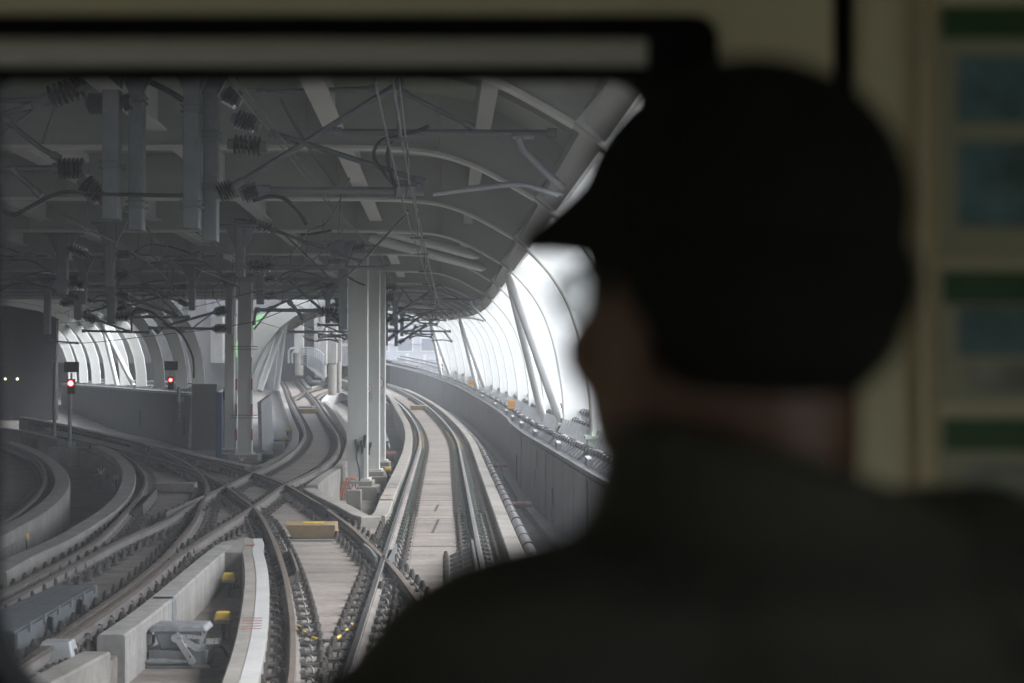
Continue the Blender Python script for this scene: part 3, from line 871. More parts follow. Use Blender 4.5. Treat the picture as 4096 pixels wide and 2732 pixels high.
# ------------------------------------------------------------------ columns
def h_column(label, X, Y, zb, zt, w=0.50, d=0.5, ped=(0.9, 0.9, 0.5), sign=None):
    c = thing('steel_column', label, 'column', (X, Y, zb - ped[2]))
    def P(mb, n, m, **k):
        o = mb.build(n, MAT[m], c, **k); o.matrix_parent_inverse = Matrix.Translation(-Vector((X, Y, zb - ped[2]))); return o
    mb = MB()
    H = zt - zb; zc = (zb + zt) / 2
    mb.box((X, Y, zc), (w - 0.06, 0.03, H)); P(mb, 'web', 'column')
    mb = MB(); mb.box((X - w / 2 + 0.015, Y, zc), (0.03, d, H)); P(mb, 'flange', 'column')
    mb = MB(); mb.box((X + w / 2 - 0.015, Y, zc), (0.03, d, H)); P(mb, 'flange', 'column')
    mb = MB(); mb.box((X, Y - d / 2 + 0.01, zc), (w - 0.07, 0.02, H)); P(mb, 'front_plate', 'column')
    mb = MB(); mb.box((X, Y, zb - 0.03), (w + 0.18, d + 0.18, 0.056)); P(mb, 'base_plate', 'column')
    mb = MB(); mb.box((X, Y, zb - 0.06 - ped[2] / 2), ped); P(mb, 'pedestal', 'kerb', bevel=0.02)
    mb = MB(); mb.box((X, Y, zb - 0.06 - ped[2] + 0.1), (ped[0] + 0.3, ped[1] + 0.3, 0.5)); P(mb, 'footing', 'kerb', bevel=0.02)
    return c, P
def base_from(c, x, y, z=-0.30):
    p = gp(c, x, y, z, False); return p
pc = base_from('W', 690, 1110)
C1 = h_column('nearest white steel column above the orange hose', pc.x, pc.y, -0.30, 6.15, w=0.56, d=0.5)
pc2 = base_from('W', 955, 915)
C2 = h_column('second white steel column, carrying the round sign ending in 6', pc2.x, pc2.y, -0.30, 6.15, w=0.56, d=0.5)
pc3 = base_from('W', 1090, 725)
C3 = h_column('third white steel column, carrying the round lettered sign', pc3.x, pc3.y, -0.30, 6.15, w=0.56, d=0.5)
pl = base_from('T', 1100, 1205)
C4 = h_column('front one of the twin columns at left, with striped edges', pl.x, pl.y, -0.32, 6.15, w=0.50, d=0.46, ped=(1.1, 1.0, 0.6))
pl2 = base_from('T', 806, 1150)
C5 = h_column('rear one of the twin columns at left, beside the blue tarpaulin', pl2.x, pl2.y + 0.8, -0.32, 6.15, w=0.36, d=0.46, ped=(1.0, 1.0, 0.6))

def chevron_plate(label, X, Y, z, w=0.40, h=0.22, rz=0.0):
    s = thing('marker_plate', label, 'sign', (X, Y, z))
    mb = MB(); mb.box((0, 0, h / 2), (w, 0.012, h)); mb.build('plate', MAT['signwhite'], s)
    for tri in (((-0.5, 0.06), (-0.5, 1.0), (-0.24, 0.0)), ((0.5, 0.06), (0.5, 1.0), (0.24, 0.0)), ((-0.26, 1.0), (-0.02, 1.0), (-0.24, 0.1)), ((0.26, 1.0), (0.02, 1.0), (0.24, 0.1))):
        mb = MB(); mb.add([(a * w * 0.98, -0.009, b * h * 0.97 + 0.003) for a, b in tri] + [(a * w * 0.98, -0.006, b * h * 0.97 + 0.003) for a, b in tri], [(0, 1, 2), (5, 4, 3), (0, 3, 4, 1), (1, 4, 5, 2), (2, 5, 3, 0)])
        mb.build('red_triangle', MAT['red'], s)
    return s
def block(name, label, cat, c, size, m='kerb', rz=0.0, bevel=0.02):
    mb = MB(); mb.box((0, 0, size[2] / 2), size, rz); o = mb.build(name, MAT[m], bevel=bevel); o.location = c
    return tag(o, label, cat)
p = gp('W', 610, 1568, -0.62, False)
block('marker_block', 'concrete block under the red-triangle plate by the nearest column', 'block', (p.x, p.y, -0.9), (0.38, 0.34, 0.55))
chevron_plate('red and white triangle plate in front of the nearest column', p.x, p.y - 0.1, -0.345, 0.25, 0.145)
chevron_plate('red and white triangle plate on the twin column pedestal', pl.x, pl.y - 0.72, -0.60, 0.25, 0.15)
p = gp('A', 905, 935, -0.9, False)
block('marker_block', 'weathered block under the triangle plate between the left kerbs', 'block', (p.x, p.y, -0.9), (0.42, 0.4, 0.55), 'stain')
chevron_plate('red and white triangle plate between the two curved left kerbs', p.x, p.y, -0.345, 0.25, 0.15)

# round signs
def round_sign(label, X, Y, z, r, lines, cat='sign'):
    s = thing('round_sign', label, cat, (X, Y, z))
    def disc(rr, y, m, n):
        mb = MB(); mb.cyl((0, y, 0), (0, y - 0.01, 0), rr, 28); mb.build(n, MAT[m], s, smooth=40)
    disc(r, 0.0, 'red', 'rim'); disc(r * 0.9, -0.011, 'signwhite', 'face')
    for t, sz, x, zz in lines:
        if t: text_ob('lettering', t, sz, MAT['ink'], s, (x, -0.025, zz), (math.pi / 2, 0, 0))
        else:
            n_ = int(sz * 100)
            for k in range(n_):
                mb = MB(); mb.box((x - 0.05 + 0.034 * k, -0.024, zz), (0.024, 0.004, 0.03 if n_ < 4 else 0.018)); mb.build('lettering', MAT['cable'], s)
    mb = MB(); mb.box((-r * 0.9, 0.03, -r * 0.9), (0.4, 0.025, 0.03)); mb.box((-r * 0.9, 0.03, r * 0.9), (0.4, 0.025, 0.03)); mb.build('bracket', MAT['rack'], s)
    return s
q = dp('Q', 1835, 1390, pc2.y - 0.4); round_sign('round red-rimmed sign showing a 6 on the second column', q.x, q.y, q.z, 0.155, [('6', 0.13, 0.06, 0.0)])
q = dp('Q', 1990, 1300, pc3.y - 0.45); round_sign('round red-rimmed sign with lines of text on the third column', q.x, q.y, q.z, 0.24, [('', 0.021, 0.05, 0.12), ('', 0.031, 0.05, 0.06), ('', 0.041, 0.05, 0.015), ('', 0.021, 0.05, -0.045), ('', 0.031, 0.05, -0.09)])
q = dp('Q', 1875, 1515, pc2.y - 0.38); block('blank_plate', 'small grey blank plate below the round sign with the 6', 'plate', (q.x, q.y, q.z - 0.15), (0.2, 0.02, 0.26), 'rack', bevel=0)
q = dp('Q', 2030, 1530, pc3.y - 0.42); block('blank_plate', 'small grey blank plate below the round lettered sign', 'plate', (q.x, q.y, q.z - 0.15), (0.24, 0.02, 0.26), 'rack', bevel=0)

# striped edges on the twin column
for (sx, lab) in ((-0.29, 'left'), (0.30, 'right')):
    s = thing('striped_conduit', 'red and white striped conduit on the %s edge of the twin column' % lab, 'conduit', (pl.x + sx, pl.y - 0.30, -0.3))
    mb = MB(); mb.cyl((0, 0, 0), (0, 0, 3.6), 0.030, 10); mb.build('conduit', MAT['signwhite'], s, smooth=40)
    for i in range(3):
        mb = MB(); mb.cyl((0, 0, 0.45 + i * 0.95), (0, 0, 0.88 + i * 0.95), 0.034, 10); mb.build('red_band', MAT['red'], s, smooth=40)
for z in (1.05, 3.65):
    mb = MB(); 
    for dz in (-0.05, 0.05): mb.beam((pl.x - 0.5, pl.y - 0.36, z + dz), (pl.x + 0.52, pl.y - 0.36, z + dz), 0.03, 0.03)
    tag(mb.build('clamp_band', MAT['cat']), '%s clamp band round the twin column' % ('lower' if z < 2 else 'upper'), 'clamp')
# ------------------------------------------------------------------ left canopy on the grey parapet
def rib_arch(parent, base, zb, dirv, prof, depth, m, thick=0.16, flange=True, name='side_rib'):
    """plate rib standing at base; prof (out, up) with outward measured along dirv"""
    d = Vector((dirv[0], dirv[1], 0)).normalized(); t = Vector((-d.y, d.x, 0))
    def sol(pin, pout, th, nm, par, mm):
        n = len(pin); vs = []
        for s in (-1, 1):
            for P in (pin, pout):
                for o, z in P: vs.append(Vector((base[0], base[1], zb + z)) + d * o + t * s * th / 2)
        fs = []
        for i in range(n - 1):
            fs += [(i, i + 1, n + i + 1, n + i), (2 * n + i, 3 * n + i, 3 * n + i + 1, 2 * n + i + 1), (i, 2 * n + i, 2 * n + i + 1, i + 1), (n + i, n + i + 1, 3 * n + i + 1, 3 * n + i)]
        fs += [(0, n, 3 * n, 2 * n), (n - 1, 3 * n - 1, 4 * n - 1, 2 * n - 1)]
        mb = MB(); mb.add(vs, fs); return mb.build(nm, MAT[mm], par, smooth=30)
    po = [(a, b) for a, b in normals_out(prof, depth)]
    r = sol(prof, po, thick, name, parent, m)
    if flange: sol(normals_out(prof, -0.03), normals_out(prof, 0.003), thick + 0.14, 'rib_flange', r, 'roof_steel')
    return r
lw0, lw1 = Vector((-15.1, 75.4, 0.2)), Vector((-35.1, 124.8, 0.2))
lcan = thing('side_canopy', 'curved canopy with white ribs over the left-hand tracks', 'canopy', (0, 0, 0))
LP = None
wd = (lw1 - lw0).normalized(); wn_ = Vector((wd.y, -wd.x, 0))     # to the right of the wall
# profile from the crown down to the base (offset to the right of the track side, height over the parapet)
LP = [(-10.0, 4.0), (-6.5, 3.97), (-4.0, 3.85), (-2.6, 3.6), (-1.7, 3.25), (-1.05, 2.8), (-0.62, 2.3), (-0.32, 1.8), (-0.12, 1.2), (-0.03, 0.6), (0.0, 0.0)]
LP = [(a * 1.3, b * 1.3) for a, b in LP]
lr = []
for i in range(9):
    b = lw0 + wd * (-3.0, 0.2, 4.9, 9.3, 13.8, 18.5, 23.2, 28.1, 33.0)[i] * 1.3 - wn_ * 0.65
    b.z = 0; lr.append(b)
    rib_arch(lcan, (b.x, b.y), 1.9, (wn_.x * 1.0, wn_.y * 0.25), LP, 0.52, 'white_steel')
for i in range(1, 8):
    a, b = lr[i], lr[i + 1]
    mb = MB(); vs = []
    top = normals_out(LP[:6], 0.78)
    for q in (a, b):
        for o, z in top: vs.append((q.x + wn_.x * o, q.y + wn_.y * 0.25 * o, 1.9 + z))
        for o, z in top: vs.append((q.x + wn_.x * o, q.y + wn_.y * 0.25 * o, 2.0 + z))
    n = len(top); fs = []
    for j in range(n - 1): fs += [(j, j + 1, 2 * n + j + 1, 2 * n + j), (n + j, 3 * n + j, 3 * n + j + 1, n + j + 1)]
    fs += [(n - 1, 2 * n - 1, 4 * n - 1, 3 * n - 1), (0, 2 * n, 3 * n, n)]
    mb.add(vs, fs); mb.build('roof_panel', MAT['deck'], lcan)
    mb = MB(); mb.beam(a + Vector((wn_.x * -0.85, wn_.y * -0.2, 5.8)), b + Vector((wn_.x * -0.85, wn_.y * -0.2, 5.8)), 0.35, 0.35); mb.build('eave_beam', MAT['roof_steel'], lcan)
t = lr[4] + Vector((-1.0, -0.2, 5.4))
for b in (lr[4] + Vector((-0.1, -0.4, 1.9)), lr[3] + Vector((-0.1, -0.2, 1.9))):
    mb = MB(); mb.tube([t, b], 0.13, 12); mb.build('v_strut', MAT['white_steel'], lcan, smooth=40)

lpar = thing('grey_parapet', 'smooth grey steel parapet under the left canopy ribs', 'wall', (0, 0, 0))
mb = MB(); mb.beam(lw0 + Vector((0, 0, 0.1)), lw1 + Vector((0, 0, 0.1)), 0.12, 2.6); mb.build('wall_plate', MAT['greywall'], lpar)
mb = MB(); mb.beam(lw0 + Vector((0, 0, 1.46)) + wn_ * 0.3, lw1 + Vector((0, 0, 1.46)) + wn_ * 0.3, 0.9, 0.12); mb.build('coping', MAT['machine'], lpar)
mb = MB(); mb.beam(lw0 + Vector((0, 0, 1.62)) + wn_ * 0.7, lw1 + Vector((0, 0, 1.62)) + wn_ * 0.7, 0.05, 0.3); mb.build('back_rail', MAT['machine'], lpar)
mb = MB(); mb.box((lw0.x + 0.1, lw0.y - 0.02, 0.3), (0.34, 0.10, 2.6), 0.0, 0, ry=0.06); mb.build('end_post', MAT['machine'], lpar)
for t_, w in ((1.2, 0.5), (14.5, 0.5)):
    c = lw0 + wd * t_ - wn_ * 0.062
    mb = MB(); mb.beam(c + Vector((0, 0, -0.1)), c + wd * w + Vector((0, 0, -0.1)), 0.01, 0.9); mb.build('hole_shade', MAT['recess'], lpar)  # thin dark patch drawn in place of a shaded hole
for t_ in (4.3, 4.7, 5.3):
    c = lw0 + wd * t_ - wn_ * 0.063
    mb = MB(); mb.beam(c + Vector((0, 0, 0.2)), c + wd * 0.05 + Vector((0, 0, 0.2)), 0.008, 1.9); mb.build('recess_bar', MAT['recess'], lpar)
ang = math.atan2(-wd.y, -wd.x)
for (a0, b0, a1, b1) in ((-0.14, 1.05, 0.14, 1.05), (0.10, 1.05, 0.02, 0.90), (-0.04, 0.98, 0.10, 0.88), (0.06, 0.92, -0.06, 0.66), (-0.12, 0.64, 0.14, 0.64),
                         (-0.14, 0.48, 0.14, 0.48), (-0.08, 0.40, 0.08, 0.40), (-0.08, 0.40, -0.08, 0.28), (0.08, 0.40, 0.08, 0.28), (-0.10, 0.26, 0.12, 0.26), (-0.14, 0.14, 0.14, 0.14)):
    c = lw0 + wd * 2.7 - wn_ * 0.068
    mb = MB(); mb.beam(c + wd * -a0 * 2.2 + Vector((0, 0, b0)), c + wd * -a1 * 2.2 + Vector((0, 0, b1)), 0.012, 0.035); mb.build('painted_stroke', MAT['baseflange'], lpar)
lrack = thing('cable_rack', 'thin cable ladder with raised brackets on the grey left parapet', 'cable rack', (0, 0, 0))
for o, z in ((0.1, 1.72), (0.5, 1.95)):
    mb = MB(); mb.tube([lw0 + wd * (s * 0.8) + wn_ * o + Vector((0, 0, z + 0.03 * math.sin(s * 2.2))) for s in range(50)], 0.045, 6); mb.build('cable_run', MAT['rack'], lrack)
mbb = MB(); mbb.beam((0, 0, 0), (0.55, 0.0, 0.42), 0.03, 0.03); mbb.box((0.1, 0, 0.09), (0.05, 0.05, 0.3)); ME_LB = mbb.mesh('bracket', MAT['rack'])
for s in range(44):
    p = lw0 + wd * (0.4 + s * 0.9); inst('bracket', ME_LB, lrack, (p.x, p.y, 1.75), 0.2)

# dark tunnel at far left
tun = thing('tunnel_portal', 'dark tunnel mouth swallowing the left-hand tracks', 'tunnel', (0, 0, 0))
mb = MB(); mb.box((-55.4, 108, 3.0), (49.4, 0.5, 18)); mb.build('tunnel_shade_sheet', MAT['dark'], tun)  # near-black sheet across the mouth stands in for the tunnel's unlit depth
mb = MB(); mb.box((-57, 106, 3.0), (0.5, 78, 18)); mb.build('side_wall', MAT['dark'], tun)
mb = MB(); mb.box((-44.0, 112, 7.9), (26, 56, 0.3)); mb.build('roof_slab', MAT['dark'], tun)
mb = MB(); mb.box((-43.0, 85.5, 7.4), (29, 0.4, 2.6)); mb.build('sky_gap_board', MAT['dark'], tun)  # board added to shut out the bright sky gap over the tunnel
for x, y, in ((12, 870), (40, 870)):
    q = dp('X', x, y, 107.6)
    mb = MB(); mb.cyl((q.x, q.y, q.z), (q.x, q.y - 0.06, q.z), 0.075, 10); tag(mb.build('tunnel_lamp', MAT['lampwarm']), '%s pale lamp glowing inside the dark tunnel' % ('left' if x < 20 else 'right'), 'lamp')

# ------------------------------------------------------------------ centre canopy over the S-curved track
ccan = thing('glazed_canopy', 'white ribbed canopy with green glazing over the climbing track', 'canopy', (0, 0, 0))
CPR = [(0.0, 0.0), (0.12, 0.8), (0.45, 1.7), (0.95, 2.65), (1.6, 3.45), (2.4, 4.05), (3.4, 4.45), (5.0, 4.6), (7.0, 4.6)]
cr = []
for i, (x, Y) in enumerate(((-13.75, 84.0), (-14.3, 89.5), (-14.9, 95.0), (-15.6, 100.5))):
    b = Vector((x, Y, 0)); cr.append(b)
    pr = [(-a, b_) for a, b_ in CPR]
    rib_arch(ccan, (x, Y), zc(Y) + 1.6, (-1, 0), pr[::-1], 0.95, 'white_steel', 0.2)
for i in range(3):
    a, b = cr[i], cr[i + 1]
    mb = MB(); vs = []
    tp = [(x, z) for x, z in normals_out(CPR[3:], 1.0)]
    for q in (a, b):
        for o, z in tp: vs.append((q.x + o, q.y, zc(q.y) + 1.6 + z))
        for o, z in tp: vs.append((q.x + o - 0.03, q.y, zc(q.y) + 1.67 + z))
    n = len(tp); fs = []
    for j in range(n - 1): fs += [(j, j + 1, 2 * n + j + 1, 2 * n + j), (n + j, 3 * n + j, 3 * n + j + 1, n + j + 1)]
    mb.add(vs, fs); mb.build('roof_panel', MAT['deck'], ccan)
q = [Vector((-13.3, 84.4, zc(84) + 1.7)), Vector((-12.2, 86, zc(84) + 5.6))]
for e in (Vector((0, 0, 0)), Vector((0.5, 2.5, 0))):
    mb = MB(); mb.tube([q[0] + e, q[1]], 0.17, 12); mb.build('v_strut', MAT['white_steel'], ccan, smooth=40)
gl = thing('glass_screen', 'sloping pale green glass screen behind the twin columns', 'glass screen', (0, 0, 0))
for j in range(0):
    mb = MB(); z = 1.9 + j * 0.95
    x0 = -15.0 + j * 0.52
    mb.add([(x0, 88, z), (x0 + 0.5, 88, z + 0.93), (x0 + 0.5, 104, z + 0.93), (x0, 104, z), (x0 - 0.04, 88, z + 0.02), (x0 + 0.46, 88, z + 0.95), (x0 + 0.46, 104, z + 0.95), (x0 - 0.04, 104, z + 0.02)],
           [(0, 1, 2, 3), (7, 6, 5, 4), (0, 4, 5, 1), (1, 5, 6, 2), (2, 6, 7, 3), (3, 7, 4, 0)])
    mb.build('glass_pane', MAT['baseflange'], gl)
for j in range(6):
    t0, t1 = j / 6 + 0.01, (j + 1) / 6 - 0.01
    A0, A1, B0, B1 = Vector((1745, 1250)), Vector((2235, 400)), Vector((2010, 1000)), Vector((2380, 370))
    qd = [A0.lerp(A1, t0), A0.lerp(A1, t1), B0.lerp(B1, t1), B0.lerp(B1, t0)]
    q3 = [dp('S', v.x, v.y, 96 - 4 * (k > 1)) for k, v in enumerate(qd)]
    mb = MB(); mb.add(q3 + [v + Vector((0, 0.05, 0.02)) for v in q3], [(0, 1, 2, 3), (7, 6, 5, 4), (0, 4, 5, 1), (1, 5, 6, 2), (2, 6, 7, 3), (3, 7, 4, 0)])
    mb.build('glass_pane', MAT['baseflange'], gl)
gg = [dp('S', x, y, 99) for x, y in ((1640, 1240), (1735, 1240), (2230, 395), (2080, 430), (1640, 980))]
mb = MB(); mb.add(gg + [v + Vector((0, 0.2, 0)) for v in gg], [(0, 1, 2, 3, 4), (9, 8, 7, 6, 5)] + [(i, (i + 1) % 5, 5 + (i + 1) % 5, 5 + i) for i in range(5)])
tag(mb.build('green_gable', MAT['greenpanel']), 'light green sloping roof gable seen between the twin columns', 'roof')

# portal building, round-footed concrete columns, racks and silver pipes
por = thing('portal_building', 'grey portal building with dark opening at the top of the ramp', 'building', (0, 0, 0))
def part(n, c, s, m, par): mb = MB(); mb.box(c, s); return mb.build(n, MAT[m], par)
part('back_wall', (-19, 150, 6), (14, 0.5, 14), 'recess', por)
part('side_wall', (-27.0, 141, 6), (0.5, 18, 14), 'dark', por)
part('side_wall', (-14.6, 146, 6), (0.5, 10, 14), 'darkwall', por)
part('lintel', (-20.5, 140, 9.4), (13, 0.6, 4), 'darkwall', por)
part('pier', (-21.0, 141, 5), (1.0, 0.8, 8), 'darkwall', por)
def ccol(label, c, x, ytop_rect, ybot, Y, w):
    t0 = dp('Q', x, ytop_rect, Y); b0 = dp('Q', x, ybot, Y)
    r = thing('concrete_column', label, 'column', (b0.x, Y, b0.z - 1.0))
    mb = MB(); mb.cyl((0, 0, 0), (0, 0, t0.z - b0.z + 1.0), w * 0.48, 20); mb.build('round_foot', MAT['kerb'], r, smooth=40)
    mb = MB(); mb.box((0, 0, t0.z - b0.z + 1.0 + 4), (w, w, 8.0)); mb.build('square_shaft', MAT['stain'], r)
ccol('far concrete column standing in the dark portal', 'Q', 770, 830, 1000, 138, 0.55 * 138 / 100)
ccol('pale concrete column with round foot beside the cable stack', 'Q', 1292, 990, 1270, 112, 0.62)
ccol('slim concrete column just right of the pale one', 'Q', 1392, 945, 1240, 114, 0.40)
ccol('broad concrete column behind the cable stack', 'Q', 1110, 1000, 1010, 124, 0.95)
stack = thing('cable_stack', 'curved stack of racked cables left of the concrete columns', 'cable stack', (0, 0, 0))
for j in range(11):
    pts = [dp('Q', x, y + j * 26 + 0.05 * j * (x - 820) * 0.35, Yq) for x, y, Yq in ((800, 760, 128), (900, 745, 124), (1000, 760, 119), (1090, 800, 115), (1170, 880, 112))]
    mb = MB(); mb.tube(spline(pts, 0.5), 0.045, 6); mb.build('cable', MAT['rack'] if j < 5 else MAT['cable'], stack, smooth=60)
for j in range(9):
    x = 905 + j * 32
    a = dp('Q', x, 760 + j * j * 1.6, 123 - j * 1.4); b = dp('Q', x, 1060 + j * 26, 123 - j * 1.4)
    mb = MB(); mb.beam(a, b, 0.09, 0.09); mb.build('rack_post', MAT['rack'], stack)
for lab, pk in (('lower silver clad pipe bending at the foot of the ramp', ((745, 1010), (820, 1090), (930, 1250), (1000, 1300), (1130, 1305))), ('upper silver clad pipe beside the cable stack', ((820, 1010), (900, 1080), (1010, 1200), (1080, 1215)))):
    pts = [gp('Q', x, y, 0.05, True, zc) for x, y in pk]
    mb = MB(); mb.tube(smooth_path(spline(pts, 0.6), 2), 0.26, 12); tag(mb.build('clad_pipe', MAT['silver'] if 'lower' in lab else MAT['pipe'], smooth=50), lab, 'pipe')
for lab, pk in (('outer silver pipe elbow on the portal wall', ((605, 990), (605, 800), (640, 760), (720, 755), (860, 755))), ('inner silver pipe elbow on the portal wall', ((660, 990), (660, 840), (690, 805), (760, 800), (860, 800)))):
    pts = [dp('Q', x, y, 140) for x, y in pk]
    mb = MB(); mb.tube(spline(pts, 0.4), 0.10, 8); tag(mb.build('elbow_pipe', MAT['silver'], smooth=60), lab, 'pipe')

# viaduct girder and rubble beyond
mb = MB(); mb.sweep([Vector((-13.5, 136, 4.2)), Vector((-20, 165, 6.0)), Vector((-30, 200, 9.0))], [(-2, -1.1), (-2, 0.6), (2, 0.6), (2, -1.1)])
tag(mb.build('viaduct_beam', MAT['darkwall']), 'curving dark viaduct beam beyond the front columns', 'viaduct')

# ------------------------------------------------------------------ the building behind the left canopy
cb = thing('concrete_block_building', 'raw concrete overhanging building behind the left canopy', 'building', (0, 0, 0))
for i in range(5):
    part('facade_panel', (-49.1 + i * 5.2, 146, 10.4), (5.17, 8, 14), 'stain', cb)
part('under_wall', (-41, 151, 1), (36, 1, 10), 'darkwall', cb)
part('side_fin', (-30.3, 141.8, 10.4), (0.6, 0.4, 14), 'kerb', cb)

# ------------------------------------------------------------------ city beyond
def tower(name, label, c, size, m, rows, cols, wm, face='y', wfrac=(0.6, 0.55)):
    r = thing(name, label, 'building', (c[0], c[1], -9))
    mb = MB(); mb.box((0, 0, size[2] / 2), size); mb.build('wall', MAT[m], r)
    for i in range(rows):
        for j in range(cols):
            w, h = size[0] / cols, size[2] / rows
            x = -size[0] / 2 + (j + 0.5) * w; z = (i + 0.5) * h
            f = MB(); f.box((x, -size[1] / 2 - 0.03, z), (w * wfrac[0], 0.1, h * wfrac[1])); wo = f.build('window', MAT['city_white'], r)
            f = MB(); f.box((x, -size[1] / 2 - 0.06, z), (w * wfrac[0] * 0.86, 0.1, h * wfrac[1] * 0.84)); f.build('pane', MAT[wm], wo)
    return r
tower('office_block', 'pale grey clad office block beyond the end of the canopy', (-19.8, 250, 0), (18, 16, 40), 'city_grey', 9, 5, 'city_dark', wfrac=(0.7, 0.5))
for i in range(16):
    mb = MB(); mb.box((-19.8, 241.9, -9 + 2.4 * i + 1.2), (18.05, 0.12, 0.06)); mb.build('cladding_joint', MAT['city_dark'], bpy.data.objects['office_block']).matrix_parent_inverse = Matrix.Translation((19.8, -250, 9))
tower('clad_block', 'taller grey block with smooth cladding right of the office block', (-9.8, 262, 0), (12, 14, 34), 'city_grey', 12, 1, 'city_grey', wfrac=(0.98, 0.9))
tower('apartment_block', 'pink apartment block glimpsed above the canopy eave', (16.5, 150, 0), (22, 14, 58), 'city_pink', 16, 7, 'glassdark', wfrac=(0.5, 0.42))
tower('apartment_block', 'cream apartment block beside the pink one', (3.0, 166, 0), (9, 12, 44), 'city_cream', 12, 3, 'glassdark', wfrac=(0.5, 0.42))
def tree(label, x, y, z, h, w, n=900):
    r = thing('broadleaf_tree', label, 'tree', (x, y, z))
    mb = MB(); mb.tube([(0, 0, 0), (0.1, 0, h * 0.4), (0.0, 0.1, h * 0.75)], [0.35, 0.25, 0.08], 8)
    for k in range(6):
        a = k * 1.05; mb.tube([(0, 0, h * (0.35 + 0.05 * k)), (math.cos(a) * w * 0.35, math.sin(a) * w * 0.35, h * (0.6 + 0.04 * k))], [0.12, 0.04], 5)
    mb.build('trunk', MAT['bark'], r)
    mb = MB(); cl = [(random.gauss(0, w * 0.28), random.gauss(0, w * 0.28), h * random.uniform(0.45, 0.95), random.uniform(0.12, 0.26) * w) for _ in range(16)]
    for _ in range(n):
        c = random.choice(cl); v = Vector((random.gauss(0, 1), random.gauss(0, 1), random.gauss(0, 0.8))).normalized() * c[3] * random.uniform(0.4, 1.05)
        p = Vector(c[:3]) + v; e = Euler((random.random() * 6, random.random() * 6, 0)).to_matrix(); s = 0.32
        mb.add([p + e @ Vector((-s, 0, 0)), p + e @ Vector((0, -s * 0.5, 0)), p + e @ Vector((s, 0, 0)), p + e @ Vector((0, s * 0.5, 0))], [(0, 1, 2, 3)])
    mb.build('crown', MAT['leaf'], r)
tree('hazy green tree left of the front column beyond the viaduct', -33, 235, -9, 19, 9)
tree('second tree crowding the gap beyond the viaduct', -39, 245, -9, 17, 9)
for i, (x, y) in enumerate(((505, 640), (782, 650))):
    q = dp('P', x, y, 150); mb = MB(); mb.box((q.x, q.y, q.z - 2.0), (0.28, 0.28, 4.0)); tag(mb.build('white_post', MAT['white_steel']), '%s white post behind the far parapet' % ORD[i], 'post')

# ------------------------------------------------------------------ overhead line equipment
def insulator(mb, a, b, r=0.085, n=6, mi=1):
    a, b = Vector(a), Vector(b); d = b - a
    mb.cyl(a, a + d * 0.16, r * 0.55, 10, 0); mb.cyl(b - d * 0.16, b, r * 0.55, 10, 0)
    mb.cyl(a + d * 0.15, b - d * 0.15, r * 0.42, 10, mi)
    for i in range(n):
        c = a + d * (0.20 + 0.6 * i / (n - 1)); mb.tube([c - d * 0.045, c - d * 0.012, c + d * 0.02, c + d * 0.04], [r * 0.55, r * 0.97, r, r * 0.6], 14, mi)
def ole(label, Y, posts=(), tubes=(), ins=(), bands=(), hoses=(), vtop=6.3):
    root = thing('overhead_line_support', label, 'cantilever', (0, 0, 0))
    for c, x, ybot, w, dy in posts:
        p = dp(c, x, ybot, Y + dy)
        mb = MB(); mb.box((p.x, p.y, (p.z + vtop) / 2), (w, w, vtop - p.z)); mb.build('drop_post', MAT['cat'], root, bevel=0.012)
        mb = MB()
        for s in (-1, 1):
            tri = [(p.x + s * w * 0.5, vtop - 0.62), (p.x + s * w * 0.5, vtop - 0.07), (p.x + s * (w * 0.5 + 0.26), vtop - 0.07)]
            mb.add([(a_, p.y + e_, b_) for e_ in (-0.04, 0.04) for a_, b_ in tri], [(0, 1, 2), (5, 4, 3), (0, 3, 4, 1), (1, 4, 5, 2), (2, 5, 3, 0)])
        mb.box((p.x, p.y, vtop - 0.05), (w + 0.7, w + 0.2, 0.05)); mb.build('post_bracket', MAT['cat'], root)
    for c, x, y, w, dy in bands:
        p = dp(c, x, y, Y + dy); mb = MB()
        for s in (-0.035, 0.035): mb.box((p.x, p.y, p.z + s), (w + 0.06, w + 0.06, 0.03))
        mb.build('clamp_band', MAT['tubes'], root)
    for t in tubes:
        c, pts, r, m = t[0], t[1], t[2], (t[3] if len(t) > 3 else 'tubes'); dy = t[4] if len(t) > 4 else 0.0
        P = [dp(c, x, y, Y + dy + 0.06 * i) for i, (x, y) in enumerate(pts)]
        if len(P) > 2: P = spline(P, 0.08)
        mb = MB(); mb.tube(P, r, 10); mb.build('arm_tube', MAT[m], root, smooth=60)
        if r > 0.028 and m == 'tubes':
            mb = MB()
            for e, f in ((P[0], P[1]), (P[-1], P[-2])):
                d = (f - e).normalized(); mb.cyl(e - d * 0.02, e + d * 0.10, r * 1.5, 10)
            mb.build('tube_clamp', MAT['cat'], root)
    for c, x0, y0, x1, y1, r in ins:
        mb = MB(); insulator(mb, dp(c, x0, y0, Y), dp(c, x1, y1, Y), r); mb.build('insulator', [MAT['cat'], MAT['insul']], root, smooth=35)
    for c, pts, r in hoses:
        P = spline([dp(c, x, y, Y - 0.1) for x, y in pts], 0.06)
        mb = MB(); mb.tube(P, r, 8); mb.build('jumper_cable', MAT['black'], root, smooth=60)
    return root
NY = 20.6
